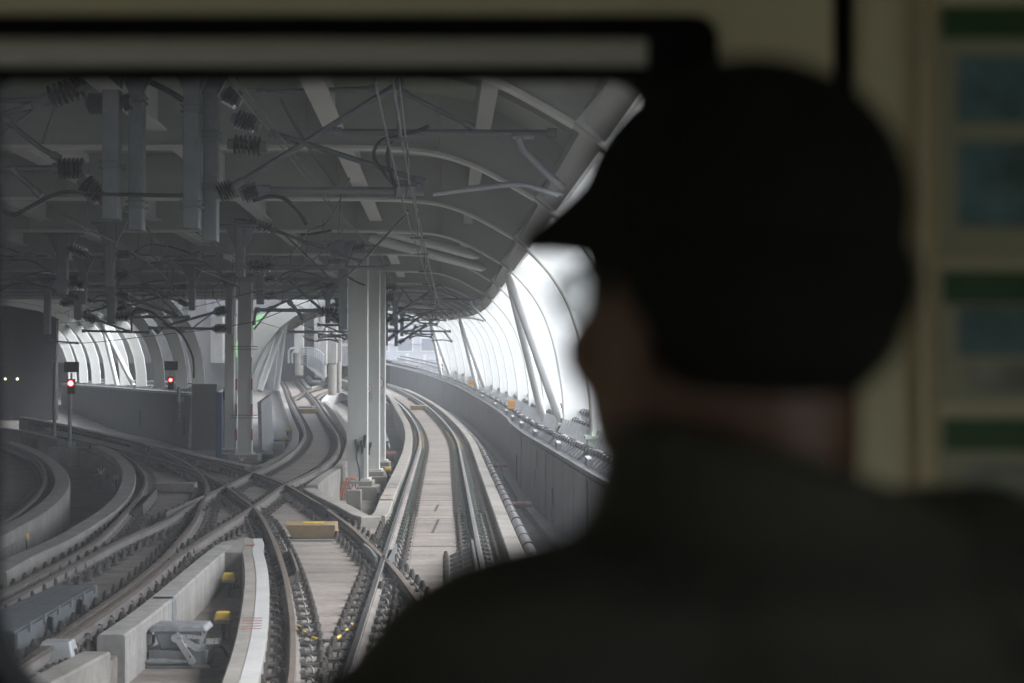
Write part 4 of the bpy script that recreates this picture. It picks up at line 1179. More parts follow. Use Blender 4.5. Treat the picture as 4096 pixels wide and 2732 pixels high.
ole('big near post pair with arms reaching over the running track', NY,
    vtop=7.05, posts=[('X', 441, 525, 0.21, 0), ('X', 484, 555, 0.19, 0.35)],
    bands=[('X', 441, 250, 0.21, 0), ('X', 441, 470, 0.21, 0), ('X', 484, 310, 0.19, 0.35), ('X', 484, 430, 0.19, 0.35)],
    tubes=[('K', ((330, 1210), (1640, 390), (1780, 290)), 0.0450), ('K', ((560, 1255), (1990, 1262)), 0.0475), ('K', ((1200, 735), (3180, 745)), 0.0450),
           ('K', ((640, 740), (2010, 1180)), 0.0375), ('K', ((520, 380), (1580, 345)), 0.0350), ('K', ((720, 430), (920, 790), (1220, 1220)), 0.0225),
           ('K', ((1800, 370), (2440, 690)), 0.0325), ('K', ((1760, 1240), (1910, 1240)), 0.0750),
           ('J', ((520, 1290), (1000, 1230), (1300, 1205), (1480, 1250), (1640, 1305)), 0.0325, 'tubes_pale'), ('J', ((560, 1275), (1000, 1215), (1300, 1195), (1500, 1245), (1680, 1300)), 0.0275, 'tubes_pale', 0.25),
           ('J', ((1290, 780), (1325, 880), (1440, 1000), (1560, 1120), (1690, 1240)), 0.0525, 'tubes_pale'), ('J', ((1230, 775), (1420, 775)), 0.0375, 'tubes_pale')],
    ins=[('K', 290, 600, 540, 690, 0.133), ('K', 250, 840, 600, 868, 0.133), ('K', 140, 1300, 340, 1215, 0.140), ('K', 370, 1310, 545, 1245, 0.126), ('K', 200, 380, 370, 470, 0.126)],
    hoses=[('K', ((2050, 680), (1900, 740), (1690, 780), (1580, 860), (1560, 960), (1640, 1090), (1760, 1230)), 0.0225), ('K', ((1790, 765), (1700, 850), (1680, 1000), (1740, 1200)), 0.0225),
           ('K', ((470, 1350), (640, 1310), (770, 1340), (880, 1450), (960, 1568)), 0.0250), ('L', ((1350, 290), (1530, 380), (1640, 450)), 0.0375)])
ole('big near post pair at the dim left with arms reaching left', NY - 0.2,
    vtop=7.05, posts=[('X', 257, 505, 0.21, 0), ('X', 314, 530, 0.19, 0.35)],
    bands=[('X', 257, 380, 0.21, 0), ('X', 314, 230, 0.19, 0.35), ('X', 314, 470, 0.19, 0.35)],
    tubes=[('L', ((-300, 460), (560, 440)), 0.0375), ('L', ((-100, 620), (270, 500)), 0.0375), ('L', ((-150, 880), (290, 550)), 0.0275), ('L', ((20, 600), (330, 850), (530, 970)), 0.0350),
           ('L', ((380, 840), (500, 510)), 0.0225), ('L', ((-300, 1070), (560, 1060)), 0.0425), ('L', ((110, 1070), (360, 1300)), 0.0375), ('L', ((440, 1400), (720, 1550)), 0.0150)],
    ins=[('L', 380, 450, 800, 300, 0.154), ('L', 770, 480, 960, 480, 0.140), ('L', 480, 1060, 800, 1060, 0.140), ('L', 720, 1160, 960, 1360, 0.140), ('L', 1090, 480, 1180, 460, 0.112)],
    hoses=[('L', ((30, 1440), (120, 1480), (280, 1400), (430, 1320), (600, 1270), (900, 1290), (1640, 1305)), 0.0250)])
ole('drop post at mid distance with long level arm to the right', 38.0,
    posts=[('H', 362, 580, 0.21, 0)], bands=[('H', 362, 75, 0.21, 0), ('H', 362, 470, 0.21, 0)],
    tubes=[('H', ((640, 490), (1690, 492)), 0.045), ('H', ((640, 150), (1450, 440)), 0.04), ('H', ((770, 210), (1180, 600)), 0.02), ('H', ((1150, 460), (1290, 460)), 0.075)],
    ins=[('H', 400, 80, 680, 160, 0.132), ('H', 400, 480, 680, 488, 0.144)], hoses=[('H', ((900, 200), (1000, 190), (1180, 160)), 0.03)])
ole('paired drop posts just left of the nearest column', 43.5,
    posts=[('H', 1285, 1050, 0.24, 0), ('H', 1255, 420, 0.24, -0.6)], bands=[('H', 1285, 640, 0.24, 0), ('H', 1285, 880, 0.24, 0)],
    tubes=[('H', ((500, 872), (1120, 880)), 0.05), ('H', ((770, 590), (1180, 950)), 0.04), ('H', ((610, 860), (1180, 640)), 0.03), ('H', ((800, 800), (930, 950)), 0.05),
           ('H', ((500, 880), (490, 940), (485, 1000)), 0.035), ('H', ((860, 650), (1140, 660)), 0.03), ('H', ((1480, 300), (1640, 300)), 0.03)],
    ins=[('H', 1060, 885, 1260, 885, 0.156), ('H', 1160, 920, 1270, 985, 0.144), ('H', 1110, 690, 1230, 640, 0.120), ('H', 1310, 315, 1500, 310, 0.144)],
    hoses=[('H', ((1300, 560), (1400, 620), (1480, 650)), 0.03)])
ole('drop post right of the nearest column carrying the raking arm', 58.0,
    posts=[('H', 1565, 1060, 0.24, 0)], bands=[('H', 1565, 665, 0.24, 0), ('H', 1565, 815, 0.24, 0), ('H', 1565, 1000, 0.24, 0)],
    tubes=[('H', ((1760, 672), (2110, 668)), 0.045), ('H', ((1740, 925), (2150, 650)), 0.055), ('H', ((1990, 782), (2500, 780)), 0.05), ('H', ((1810, 680), (1900, 800)), 0.03),
           ('H', ((2160, 660), (2400, 830)), 0.03), ('G', ((880, 515), (1000, 495), (1100, 500), (1200, 525)), 0.035, 'tubes_pale'), ('G', ((1075, 345), (1100, 390), (1220, 520)), 0.045, 'tubes_pale')],
    ins=[('H', 1600, 668, 1780, 670, 0.180), ('H', 1610, 772, 1760, 765, 0.180), ('H', 1650, 985, 1740, 925, 0.180)])
ole('far pair of hanging posts against the bright sky', 84.0,
    posts=[('P', 170, 520, 0.22, 0), ('P', 333, 530, 0.18, 0.5)], vtop=7.4,
    tubes=[('P', ((200, 425), (790, 10)), 0.07), ('P', ((380, 470), (810, 200)), 0.065), ('P', ((130, 290), (1185, 295)), 0.05), ('P', ((470, 330), (905, 345)), 0.04),
           ('P', ((540, 405), (620, 370), (700, 365), (890, 385)), 0.045), ('P', ((420, 60), (520, 45), (640, 120), (740, 165), (980, 180)), 0.05), ('P', ((640, 210), (560, 350)), 0.06),
           ('P', ((1100, 305), (1140, 370), (1215, 455)), 0.05), ('P', ((890, 440), (1080, 430), (1200, 455)), 0.03), ('P', ((790, 20), (880, 150)), 0.03), ('P', ((660, 270), (740, 335)), 0.03)],
    ins=[('P', 190, 430, 340, 330, 0.156), ('P', 370, 480, 470, 420, 0.156), ('P', 230, 170, 320, 175, 0.192), ('P', 205, 285, 320, 290, 0.168)])
ole('drop post in front of the rear twin column with two arms to the left', 57.5,
    posts=[('H', 265, 1085, 0.2, 0)],
    tubes=[('S', ((380, 632), (1440, 648)), 0.05), ('S', ((620, 605), (1440, 380)), 0.05), ('S', ((1080, 620), (1350, 420)), 0.025), ('S', ((490, 640), (540, 690)), 0.08), ('S', ((860, 650), (890, 690)), 0.09)],
    ins=[('S', 1380, 648, 1620, 645, 0.192), ('S', 1390, 395, 1600, 345, 0.192)])
ole('dim drop post left of centre with long falling brace', 40.0,
    posts=[('I', 560, 735, 0.26, 0)], bands=[('I', 560, 620, 0.26, 0)],
    tubes=[('I', ((760, 370), (1200, 560), (1600, 920)), 0.03), ('I', ((760, 660), (1500, 655)), 0.035)], ins=[('I', 600, 300, 800, 385, 0.144), ('I', 600, 645, 780, 660, 0.144)])
ole('dim drop post with level arm above the left canopy', 50.0,
    posts=[('I', 1000, 1000, 0.24, 0)], bands=[('I', 1000, 800, 0.24, 0)],
    tubes=[('I', ((1160, 935), (1700, 938)), 0.045), ('I', ((1180, 770), (1600, 925)), 0.05), ('S', ((590, 560), (860, 690)), 0.03)],
    ins=[('I', 1020, 930, 1190, 935, 0.168), ('I', 1040, 725, 1180, 765, 0.168)], hoses=[('S', ((105, 690), (105, 480), (150, 370), (230, 335), (440, 400), (640, 560), (880, 730), (1040, 1030), (1075, 1200), (1080, 1420)), 0.035)])
ole('dim drop post furthest left under the girders', 55.0,
    posts=[('I', 700, 950, 0.24, 0), ('I', 425, 1090, 0.22, 3)],
    tubes=[('I', ((860, 960), (1170, 1070)), 0.04), ('I', ((740, 1060), (1330, 1075)), 0.04), ('I', ((450, 1150), (700, 1170)), 0.03)],
    ins=[('I', 740, 920, 880, 960, 0.168), ('I', 540, 810, 690, 805, 0.168)])
def simple_ole(label, X, Y, side, z0=4.75, L=2.6, vtop=6.3):
    root = thing('overhead_line_support', label, 'cantilever', (X, Y, vtop), 'plain drop-post supports among the girders')
    mb = MB(); mb.box((0, 0, -(vtop - z0) / 2), (0.2, 0.2, vtop - z0)); mb.build('drop_post', MAT['cat'], root, bevel=0.01)
    mb = MB()
    for s in (-1, 1):
        tri = [(s * 0.1, -0.6), (s * 0.1, -0.05), (s * 0.36, -0.05)]
        mb.add([(a_, e_, b_) for e_ in (-0.04, 0.04) for a_, b_ in tri], [(0, 1, 2), (5, 4, 3), (0, 3, 4, 1), (1, 4, 5, 2), (2, 5, 3, 0)])
    mb.box((0, 0, -0.03), (0.8, 0.4, 0.05)); mb.build('post_bracket', MAT['cat'], root)
    zt, zb = -0.75, z0 - vtop + 0.2
    for a, b in (((0.12, zt), (0.5, zt - 0.01)), ((0.12, zb), (0.48, zb + 0.14))):
        mb = MB(); insulator(mb, (side * a[0], 0, a[1]), (side * b[0], 0, b[1]), 0.12); mb.build('insulator', [MAT['cat'], MAT['insul']], root, smooth=35)
    for pts, r in ((((0.45, zt), (L, zt - 0.03)), 0.034), (((0.45, zb + 0.12), (L * 0.8, zt + 0.05)), 0.036), (((0.9, zt), (1.1, zb + 0.42)), 0.02), (((L * 0.35, zb + 0.35), (L * 0.75, zb + 0.42), (L, zb + 0.12)), 0.026)):
        P = [Vector((side * a, 0.03, b)) for a, b in pts]
        mb = MB(); mb.tube(spline(P, 0.1) if len(P) > 2 else P, r, 8); mb.build('arm_tube', MAT['tubes'], root, smooth=60)
    for a in (0.62, L * 0.8, L - 0.1):
        mb = MB(); mb.box((side * a, 0.02, zt - 0.03), (0.12, 0.1, 0.14)); mb.build('clamp', MAT['cat'], root)
    mb = MB(); mb.tube(spline([Vector((side * 0.5, -0.05, zt)), Vector((side * 0.9, -0.06, zt + 0.22)), Vector((side * 1.5, -0.05, zb + 0.7)), Vector((side * 1.9, -0.03, zb + 0.55))], 0.06), 0.016, 6); mb.build('jumper_cable', MAT['black'], root, smooth=60)
for i, (X, Y, sd_, lab) in enumerate(((-7.4, 47, 1, 'plain drop post left of the paired posts, arm to the right'), (-7.6, 66, 1, 'plain drop post over the S-track bend'), (-8.2, 77, 1, 'plain drop post over the start of the ramp'),
        (-12.6, 47, -1, 'plain drop post over the crossing tracks, arm to the left'), (-14.2, 57, 1, 'plain drop post before the left canopy end rib'), (-10.4, 52, -1, 'plain drop post just left of the twin columns'),
        (-5.2, 71, 1, 'plain drop post behind the third column'), (-6.4, 93, 1, 'farthest plain drop post over the running track'), (-9.3, 37, 1, 'plain drop post over the diamond crossing'),
        (-13.2, 37, 1, 'plain drop post over the left curling rails'), (-16.8, 62, 1, 'plain drop post in front of the white left ribs'), (-11.4, 30, -1, 'plain drop post dim in the upper left'))):
    simple_ole(lab, X, Y, sd_, vtop=6.25 + (0.2 if Y > 80 else 0))
def mids(PL, PR, n=40):
    a = smooth_path(spline(PL, 1.0), 3); b = smooth_path(spline(PR, 1.0), 3)
    return [(a[int(i * (len(a) - 1) / n)] + b[int(i * (len(b) - 1) / n)]) / 2 for i in range(n + 1)]
def line_wires(name, c, ymin, ymax, zc0, zm):
    c = [p for p in c if ymin < p.y < ymax]
    for lab, z, r, o in (('contact wire', zc0, 0.010, 0.0), ('messenger wire', zm, 0.012, 0.05)):
        mb = MB(); mb.tube(spline([p + Vector((o, 0, z + (0.10 * math.cos(i * 1.3) if z == zm else 0))) for i, p in enumerate(c)], 1.5), r, 5)
        tag(mb.build('overhead_wire', MAT['wire'], smooth=60), lab + ' ' + name, 'wire')
    root = thing('dropper_set', 'row of thin droppers ' + name, 'wire', (0, 0, 0))
    for p in c[1::2]:
        mb = MB(); mb.cyl(p + Vector((0, 0, zc0)), p + Vector((0.03, 0, zm)), 0.007, 4); mb.build('dropper', MAT['wire'], root)
line_wires('following the S-curved track overhead', mids(P_CL, P_CR), 26, 112, 4.75, 5.3)
line_wires('following the diverging track across the crossings', mids(P_AL[2:], P_AR[2:]), 20, 80, 4.72, 5.25)
line_wires('following the left curling track', mids(P_DL, P_DR), 20, 70, 4.78, 5.35)
# overhead tangle beyond the diamond
ole('dark tangle of distant arms above the climbing track', 92.0, posts=[], vtop=8,
    tubes=[('Q', ((1060, 390), (1420, 395)), 0.07), ('Q', ((560, 480), (860, 350)), 0.04, 'tubes_pale'), ('Q', ((560, 560), (640, 515), (1080, 520), (1130, 570)), 0.04, 'tubes_pale'), ('Q', ((720, 360), (1000, 440)), 0.035, 'tubes_pale'),
           ('Q', ((600, 490), (1320, 495), (1580, 500)), 0.045), ('Q', ((1070, 545), (1560, 555)), 0.05), ('Q', ((1070, 585), (1380, 575), (1500, 620)), 0.05), ('Q', ((1060, 635), (1240, 620), (1390, 655)), 0.05),
           ('Q', ((1190, 410), (1580, 575)), 0.045), ('Q', ((1270, 510), (1380, 650)), 0.05), ('Q', ((1410, 460), (1540, 610)), 0.06), ('Q', ((1100, 640), (1220, 330)), 0.03), ('Q', ((830, 560), (900, 620), (1060, 650)), 0.03)],
    ins=[('Q', 1270, 240, 1390, 320, 0.240)])

# wires
def wire(label, pts, r=0.011, step=1.5):
    mb = MB(); mb.tube(spline(pts, step), r, 5); return tag(mb.build('overhead_wire', MAT['wire'], smooth=60), label, 'wire')
def wp(o, Y, z): return Vector((Xc(Y) + o, Y, z + zg(Y)))
wire('upper messenger wire above the running track', [wp(-0.15, 6, 5.55), wp(-0.25, 21, 5.35), wp(-0.1, 40, 5.0), wp(-0.15, 58, 5.2), wp(0.1, 84, 5.1), wp(0.2, 104, 5.2)], 0.013)
wire('left one of the paired contact wires above the running track', [wp(-0.28, 6, 4.86), wp(-0.30, 21, 4.84), wp(-0.05, 58, 4.75), wp(0.2, 84, 4.7), wp(0.0, 104, 4.75)], 0.010)
wire('right one of the paired contact wires above the running track', [wp(-0.16, 6, 4.90), wp(-0.18, 21, 4.86), wp(0.05, 58, 4.77), wp(0.3, 84, 4.72), wp(0.1, 104, 4.77)], 0.010)
wire('contact wire crossing obliquely from the upper left insulators', [dp('K', 240, 260, 16), dp('K', 1000, 1210, 26), dp('H', 1240, 20, 30), dp('H', 1600, 400, 45), dp('H', 1760, 760, 62)], 0.010)
wire('twin of the oblique contact wire', [dp('K', 330, 260, 16), dp('K', 1060, 1220, 26), dp('H', 1280, 40, 30), dp('H', 1640, 420, 45), dp('H', 1780, 760, 62)], 0.010)
wire('feeder tube running diagonally over the S-track', [dp('K', 1860, 1440, 26), dp('H', 1850, 10, 27), dp('H', 1580, 300, 33), dp('H', 1290, 590, 40), dp('H', 960, 800, 50)], 0.024)
wire('long wire over the left tracks sloping to the twin columns', [dp('I', 550, 0, 28), dp('I', 980, 240, 36), dp('I', 1540, 510, 46), dp('I', 1900, 660, 56), dp('H', 200, 860, 60), dp('H', 760, 1050, 80)], 0.014)
wire('low contact wire over the left tracks below the canopy ribs', [dp('I', 400, 1180, 70), dp('I', 820, 1165, 66), dp('I', 1400, 1100, 60), dp('I', 1900, 1045, 56), dp('H', 480, 980, 54), dp('H', 1100, 740, 46)], 0.014)
for i, (x, Y) in enumerate(((980, 36), (1545, 46), (1905, 56))):
    y = {980: 240, 1545: 512, 1905: 660}[x]
    mb = MB(); mb.cyl(dp('I', x, y, Y), dp('I', x, y + (230 if i == 0 else 170), Y), 0.010, 5); tag(mb.build('dropper_wire', MAT['wire']), '%s thin vertical dropper on the sloping left wire' % ORD[i], 'wire')
for i, Y in enumerate((14, 17.5, 24.5, 28, 33, 38, 44, 50, 66)):
    mb = MB(); mb.cyl(wp(-0.22, Y, 5.25), wp(-0.22, Y, 4.85), 0.012, 5); mb.box(wp(-0.22, Y, 4.86), (0.24, 0.02, 0.03)); tag(mb.build('dropper_wire', MAT['wire']), '%s dropper along the running-track wires' % ORD[i], 'wire', 'droppers above the running track')

# ------------------------------------------------------------------ signals, boxes, machines
def signal(label, pole_c, px, py, head, Y=None, board=True, z=-0.15, lr_=0.10):
    p = gp(pole_c, px, py, z, False)
    s = thing('signal_post', label, 'signal', (p.x, p.y, z))
    h = dp(*head, p.y)
    H = h.z - z
    mb = MB(); mb.cyl((0, 0, 0), (0, 0, H - 0.3), 0.075, 12); mb.cyl((0, 0, 0), (0, 0, 0.02), 0.25, 8)
    for k in range(4):
        a = k * math.pi / 2; mb.box((math.cos(a) * 0.14, math.sin(a) * 0.14, 0.13), (0.2 if k % 2 == 0 else 0.02, 0.02 if k % 2 == 0 else 0.2, 0.24))
    mb.build('pole', MAT['cat'], s, smooth=40)
    x = h.x - p.x
    mb = MB(); mb.box((x, 0, H - 0.12), (0.26, 0.16, 0.56)); mb.build('lamp_housing', MAT['black'], s)
    mb = MB(); mb.cyl((x, -0.09, H), (x, -0.13, H), lr_, 18); mb.build('red_lens', MAT['lampred'], s, smooth=40)
    mb = MB(); mb.tube([(x - 0.13, -0.22, H + 0.02), (x - 0.09, -0.22, H + 0.11), (x, -0.22, H + 0.14), (x + 0.09, -0.22, H + 0.11), (x + 0.13, -0.22, H + 0.02)], 0.012, 6); mb.build('hood', MAT['black'], s)
    if board:
        mb = MB(); mb.box((x, 0.02, H + 0.62), (0.56, 0.06, 0.40)); mb.build('board', MAT['black'], s)
        mb = MB(); mb.box((x, -0.03, H + 0.62), (0.47, 0.04, 0.32)); mb.build('board_face', MAT['recess'], s)
        mb = MB(); mb.cyl((x, 0.0, H + 0.15), (x, 0.0, H + 0.4), 0.04, 8); mb.build('board_stem', MAT['cat'], s)
    return s
signal('tall left signal post glowing red under a dark board', 'A', 625, 540, ('X', 164, 880))
p = gp('A', 625, 545, -0.2, False); block('signal_block', 'weathered concrete block under the red signal post', 'block', (p.x, p.y, -0.95), (1.5, 0.8, 0.80), 'stain')
p = gp('A', 487, 480, -0.15, False)
mb = MB(); mb.cyl((0, 0, 0), (0, 0, 3.05), 0.075, 12); mb.cyl((0, 0, 0), (0, 0, 0.03), 0.25, 8); mb.box((-0.02, 0, 3.2), (0.16, 0.12, 0.35)); o = mb.build('equipment_pole', MAT['cat'], smooth=40); o.location = (p.x, p.y, -0.15); tag(o, 'bare grey pole just left of the red signal', 'pole')
block('signal_block', 'smaller concrete block under the bare grey pole', 'block', (p.x, p.y, -0.95), (1.2, 0.8, 0.79), 'stain')
signal('far right signal glowing red in front of the canopy ribs', 'S', 840, 1800, ('S', 722, 1450), z=1.4, lr_=0.07)

def yellow_box(label, c, x, y, z=-0.35, s=1.0, stem=True):
    p = gp(c, x, y, z, True)
    r = thing('yellow_box', label, 'junction box', (p.x, p.y, p.z), 'yellow lidded trackside boxes')
    mb = MB(); s *= 0.56; mb.box((0, 0, 0.11 * s), (0.40 * s, 0.26 * s, 0.20 * s), taper=0.76); mb.build('lid', MAT['yellow'], r, bevel=0.02)
    mb = MB(); mb.box((0, 0, 0.0), (0.36 * s, 0.22 * s, 0.09 * s)); mb.build('case', MAT['machine'], r, bevel=0.01)
    if stem:
        mb = MB(); mb.cyl((0, 0.02, -0.04), (0.02, 0.02, -0.50 + 0.0), 0.028, 8); mb.cyl((0.06, 0, -0.03), (0.1, -0.05, -0.3), 0.012, 6); mb.build('conduit', MAT['black'], r)
    return r
yellow_box('yellow box at the back of the point machine pit', 'B', 2055, 650, -0.30)
yellow_box('yellow box beside the point machine in the pit', 'B', 2000, 1010, -0.30)
yellow_box('yellow box on the outermost left kerb wall', 'B', 205, 285, -0.30)
yellow_box('dim yellow box between the two curved left kerbs', 'A', 1040, 815, -0.3, 0.9)
yellow_box('upper yellow box beside the S-track kerb', 'T', 1760, 880, -0.3, 1.0)
yellow_box('lower yellow box beside the S-track kerb', 'T', 1735, 1000, -0.3, 1.0)
yellow_box('yellow box between the second and third columns', 'W', 1315, 955, -0.3, 1.0)
yellow_box('small pale yellow box on the far island kerb', 'C', 2005, 170, -0.2, 1.0)

def wedge(label, c, x0, x1, yb, h, depth=0.3, lab=False, m='tan', lvl=None):
    a = gp(c, x0, yb, SLAB_Z + 0.01, True, lvl); b = gp(c, x1, yb, SLAB_Z + 0.01, True, lvl)
    w = (b - a).length; ang_ = math.atan2(b.y - a.y, b.x - a.x)
    r = thing('wedge_cover', label, 'cover', (a + b) / 2); r.rotation_euler[2] = ang_
    mb = MB(); k = 0.06
    mb.add([(-w / 2 + k, 0, 0), (w / 2 - k * 0.3, 0, 0), (w / 2, -0.06, h), (-w / 2 - k * 1.2, -0.06, h), (-w / 2 - k, depth * 1.6, 0), (w / 2, depth * 1.6, 0), (w / 2 + 0.0, depth, h + 0.03), (-w / 2 - k * 2.0, depth, h + 0.03)],
           [(0, 1, 2, 3), (7, 6, 5, 4), (0, 4, 5, 1), (1, 5, 6, 2), (2, 6, 7, 3), (3, 7, 4, 0)])
    mb.build('cover_body', MAT[m], r, bevel=0.008)
    if lab:
        mb = MB(); mb.box((0.0, depth * 0.45, h + 0.024), (w * 0.45, 0.12, 0.01), rx=0.08); mb.build('label_plate', MAT['yellow'], r)
        mb = MB(); mb.box((0, -0.15, -0.004), (w * 0.98, 0.16, 0.006)); mb.build('base_sheet', MAT['machine'], r)
    return r
wedge('large ochre wedge box with yellow plate on the near diverging track', 'D', 800, 1215, 275, 0.25, 0.36, True)
wedge('ochre wedge box across the S-curved track beyond the bend', 'T', 1955, 2210, 600, 0.30, 0.5, False, 'tan', zc)
wedge('dull brown wedge between the left curling rails', 'A', 1415, 1745, 935, 0.20, 0.3, False, 'slab')
wedge('small ochre wedge far along the running track', 'P', 570, 800, 1525, 0.24, 0.4)
a = gp('T', 1965, 535, -0.1, True, zc); b = gp('T', 2130, 535, -0.1, True, zc)
r = thing('ribbed_ramp', 'dark ribbed ramp behind the S-track wedge box', 'ramp', (a + b) / 2)
for i in range(12):
    mb = MB(); mb.box((-0.45 + 0.08 * i, 1.2, 0.05), (0.06, 2.4, 0.25)); mb.build('rib', MAT['cable'], r)

# point machine and its pit furniture
pm = gp('B', 1610, 1415, -0.55, False)
m_ = thing('point_machine', 'grey point machine with crank arm standing in the pit', 'point machine', pm)
def pmp(n, c, s, m='machine', **k):
    mb = MB(); mb.box(c, s, **{q: v for q, v in k.items() if q in ('rx', 'ry', 'rz', 'taper')}); return mb.build(n, MAT[m], m_, bevel=k.get('bevel', 0.015))
m_.scale = (1.08, 1.0, 0.82)
pmp('base_frame', (0, 0.1, 0.13), (0.62, 0.42, 0.22)); pmp('foot_rail', (-0.02, -0.14, 0.02), (0.74, 0.06, 0.05))
pmp('body', (0.0, 0.1, 0.36), (0.40, 0.32, 0.26), taper=1.30, bevel=0.03); pmp('lid', (0.0, 0.1, 0.535), (0.62, 0.46, 0.085), taper=0.88, bevel=0.02); pmp('lid_rim', (0.0, 0.1, 0.485), (0.58, 0.43, 0.025), 'cat')
for bx, by in ((-0.26, -0.08), (0.26, -0.08), (-0.26, 0.28), (0.26, 0.28), (0.0, -0.08)):
    mb = MB(); mb.cyl((bx, by, 0.50), (bx, by, 0.53), 0.018, 6); mb.cyl((bx, by - 0.03, 0.46), (bx, by - 0.03, 0.50), 0.014, 6); mb.build('lid_bolt', MAT['silver'], m_)
for sx in (-0.27, 0.27):
    mb = MB(); mb.box((sx, -0.09, 0.12), (0.05, 0.05, 0.24)); mb.build('frame_leg', MAT['cat'], m_)
mb = MB(); mb.tube(spline([Vector((0.27, 0.2, 0.3)), Vector((0.42, 0.22, 0.2)), Vector((0.5, 0.3, 0.03)), Vector((0.8, 0.5, 0.02))], 0.05), 0.02, 8); mb.build('feed_cable', MAT['black'], m_, smooth=60)
pmp('side_gusset', (-0.31, 0.02, 0.38), (0.06, 0.2, 0.16), 'cat')
mb = MB(); mb.beam((0.0, -0.14, 0.42), (0.16, -0.16, 0.10), 0.04, 0.07); mb.cyl((0.0, -0.18, 0.42), (0.0, -0.06, 0.42), 0.06, 12); mb.cyl((0.16, -0.2, 0.09), (0.16, -0.1, 0.09), 0.035, 10); mb.build('crank_arm', MAT['silver'], m_)
mb = MB(); mb.beam((0.02, -0.13, 0.42), (0.22, -0.12, 0.26), 0.03, 0.08); mb.beam((0.02, -0.13, 0.44), (0.24, -0.1, 0.42), 0.03, 0.05); mb.build('crank_guard', MAT['silver'], m_)
mb = MB(); mb.cyl((0.16, -0.15, 0.09), (-0.95, -0.15, 0.09), 0.035, 10); mb.cyl((-0.1, -0.15, 0.09), (-0.3, -0.15, 0.09), 0.05, 10); mb.build('drive_rod', MAT['machine'], m_, smooth=40)
mb = MB(); mb.cyl((0.28, 0.02, 0.32), (0.42, 0.02, 0.32), 0.06, 10); mb.cyl((0.40, -0.02, 0.32), (0.40, 0.06, 0.36), 0.03, 8); mb.build('motor_end', MAT['silver'], m_, smooth=40)
p = gp('B', 1390, 1200, -0.55, False); block('relay_box', 'upright grey relay box behind the point machine', 'box', (p.x + 0.1, p.y, -0.55), (0.30, 0.22, 0.55), 'machine')
a = gp('B', 1150, 1350, -0.5, False); b = gp('B', 1400, 1180, -0.5, False)
for i, dz in enumerate((0.0, 0.12)):
    mb = MB(); mb.cyl(a + Vector((-0.1, 0.25 * i, dz)), b + Vector((0.1, 0.3 + 0.25 * i, dz)), 0.06, 10); tag(mb.build('conduit_pipe', MAT['kerb'], smooth=40), '%s pale conduit leading to the point machine' % ORD[i], 'pipe')
a = [gp('B', x, y, -0.52, False) for x, y in ((880, 1440), (1050, 1430), (1180, 1410), (1100, 1480), (900, 1500))]
mb = MB(); mb.tube(spline(a, 0.05), 0.03, 8); tag(mb.build('black_hose', MAT['black'], smooth=60), 'black hose looping on the pit floor', 'hose')
p = gp('B', 520, 1390, -0.2, False)
w_ = thing('white_box', 'white faceted box beside the rail in the near left corner', 'box', p)
mb = MB(); mb.box((0, 0, 0.12), (0.42, 0.3, 0.24), taper=0.7); mb.build('case', MAT['rack'], w_, bevel=0.02)
mb = MB(); mb.box((0, -0.02, -0.03), (0.5, 0.36, 0.05)); mb.build('base', MAT['machine'], w_)
# slatted cover over the points
c1, c2, c3, c4 = [gp('B', x, y, 0.06, False) for x, y in ((500, 690), (850, 692), (130, 1105), (-330, 1060))]
cov = thing('points_cover', 'slatted dark grey cover box over the points at left', 'cover', (0, 0, 0))
for i in range(6):
    t0, t1 = i / 6 + 0.008, (i + 1) / 6 - 0.008
    A, B_, C_, D_ = c1.lerp(c2, t0), c1.lerp(c2, t1), c4.lerp(c3, t1), c4.lerp(c3, t0)
    mb = MB(); vs = [A, B_, C_, D_]; mb.add(vs + [v - Vector((0, 0, 0.03)) for v in vs], [(0, 1, 2, 3), (7, 6, 5, 4), (0, 4, 5, 1), (1, 5, 6, 2), (2, 6, 7, 3), (3, 7, 4, 0)])
    mb.build('slat', MAT['greywall'], cov)
mb = MB(); mb.beam(c2 + Vector((0.02, 0, -0.12)), c3 + Vector((0.02, 0, -0.12)), 0.03, 0.20); mb.build('side_plate', MAT['greywall'], cov)
for i in range(6):
    q = c2.lerp(c3, (i + 0.3) / 6); mb = MB(); mb.box((q.x + 0.045, q.y, q.z - 0.02), (0.03, 0.05, 0.10)); mb.build('lug', MAT['cat'], cov)
for t in (0.28, 0.66):
    q = c2.lerp(c3, t); mb = MB(); mb.box((q.x + 0.05, q.y, q.z - 0.12), (0.02, 0.3, 0.18), 0.5); mb.build('opening', MAT['recess'], cov)  # dark plate painted as the shade inside an opening
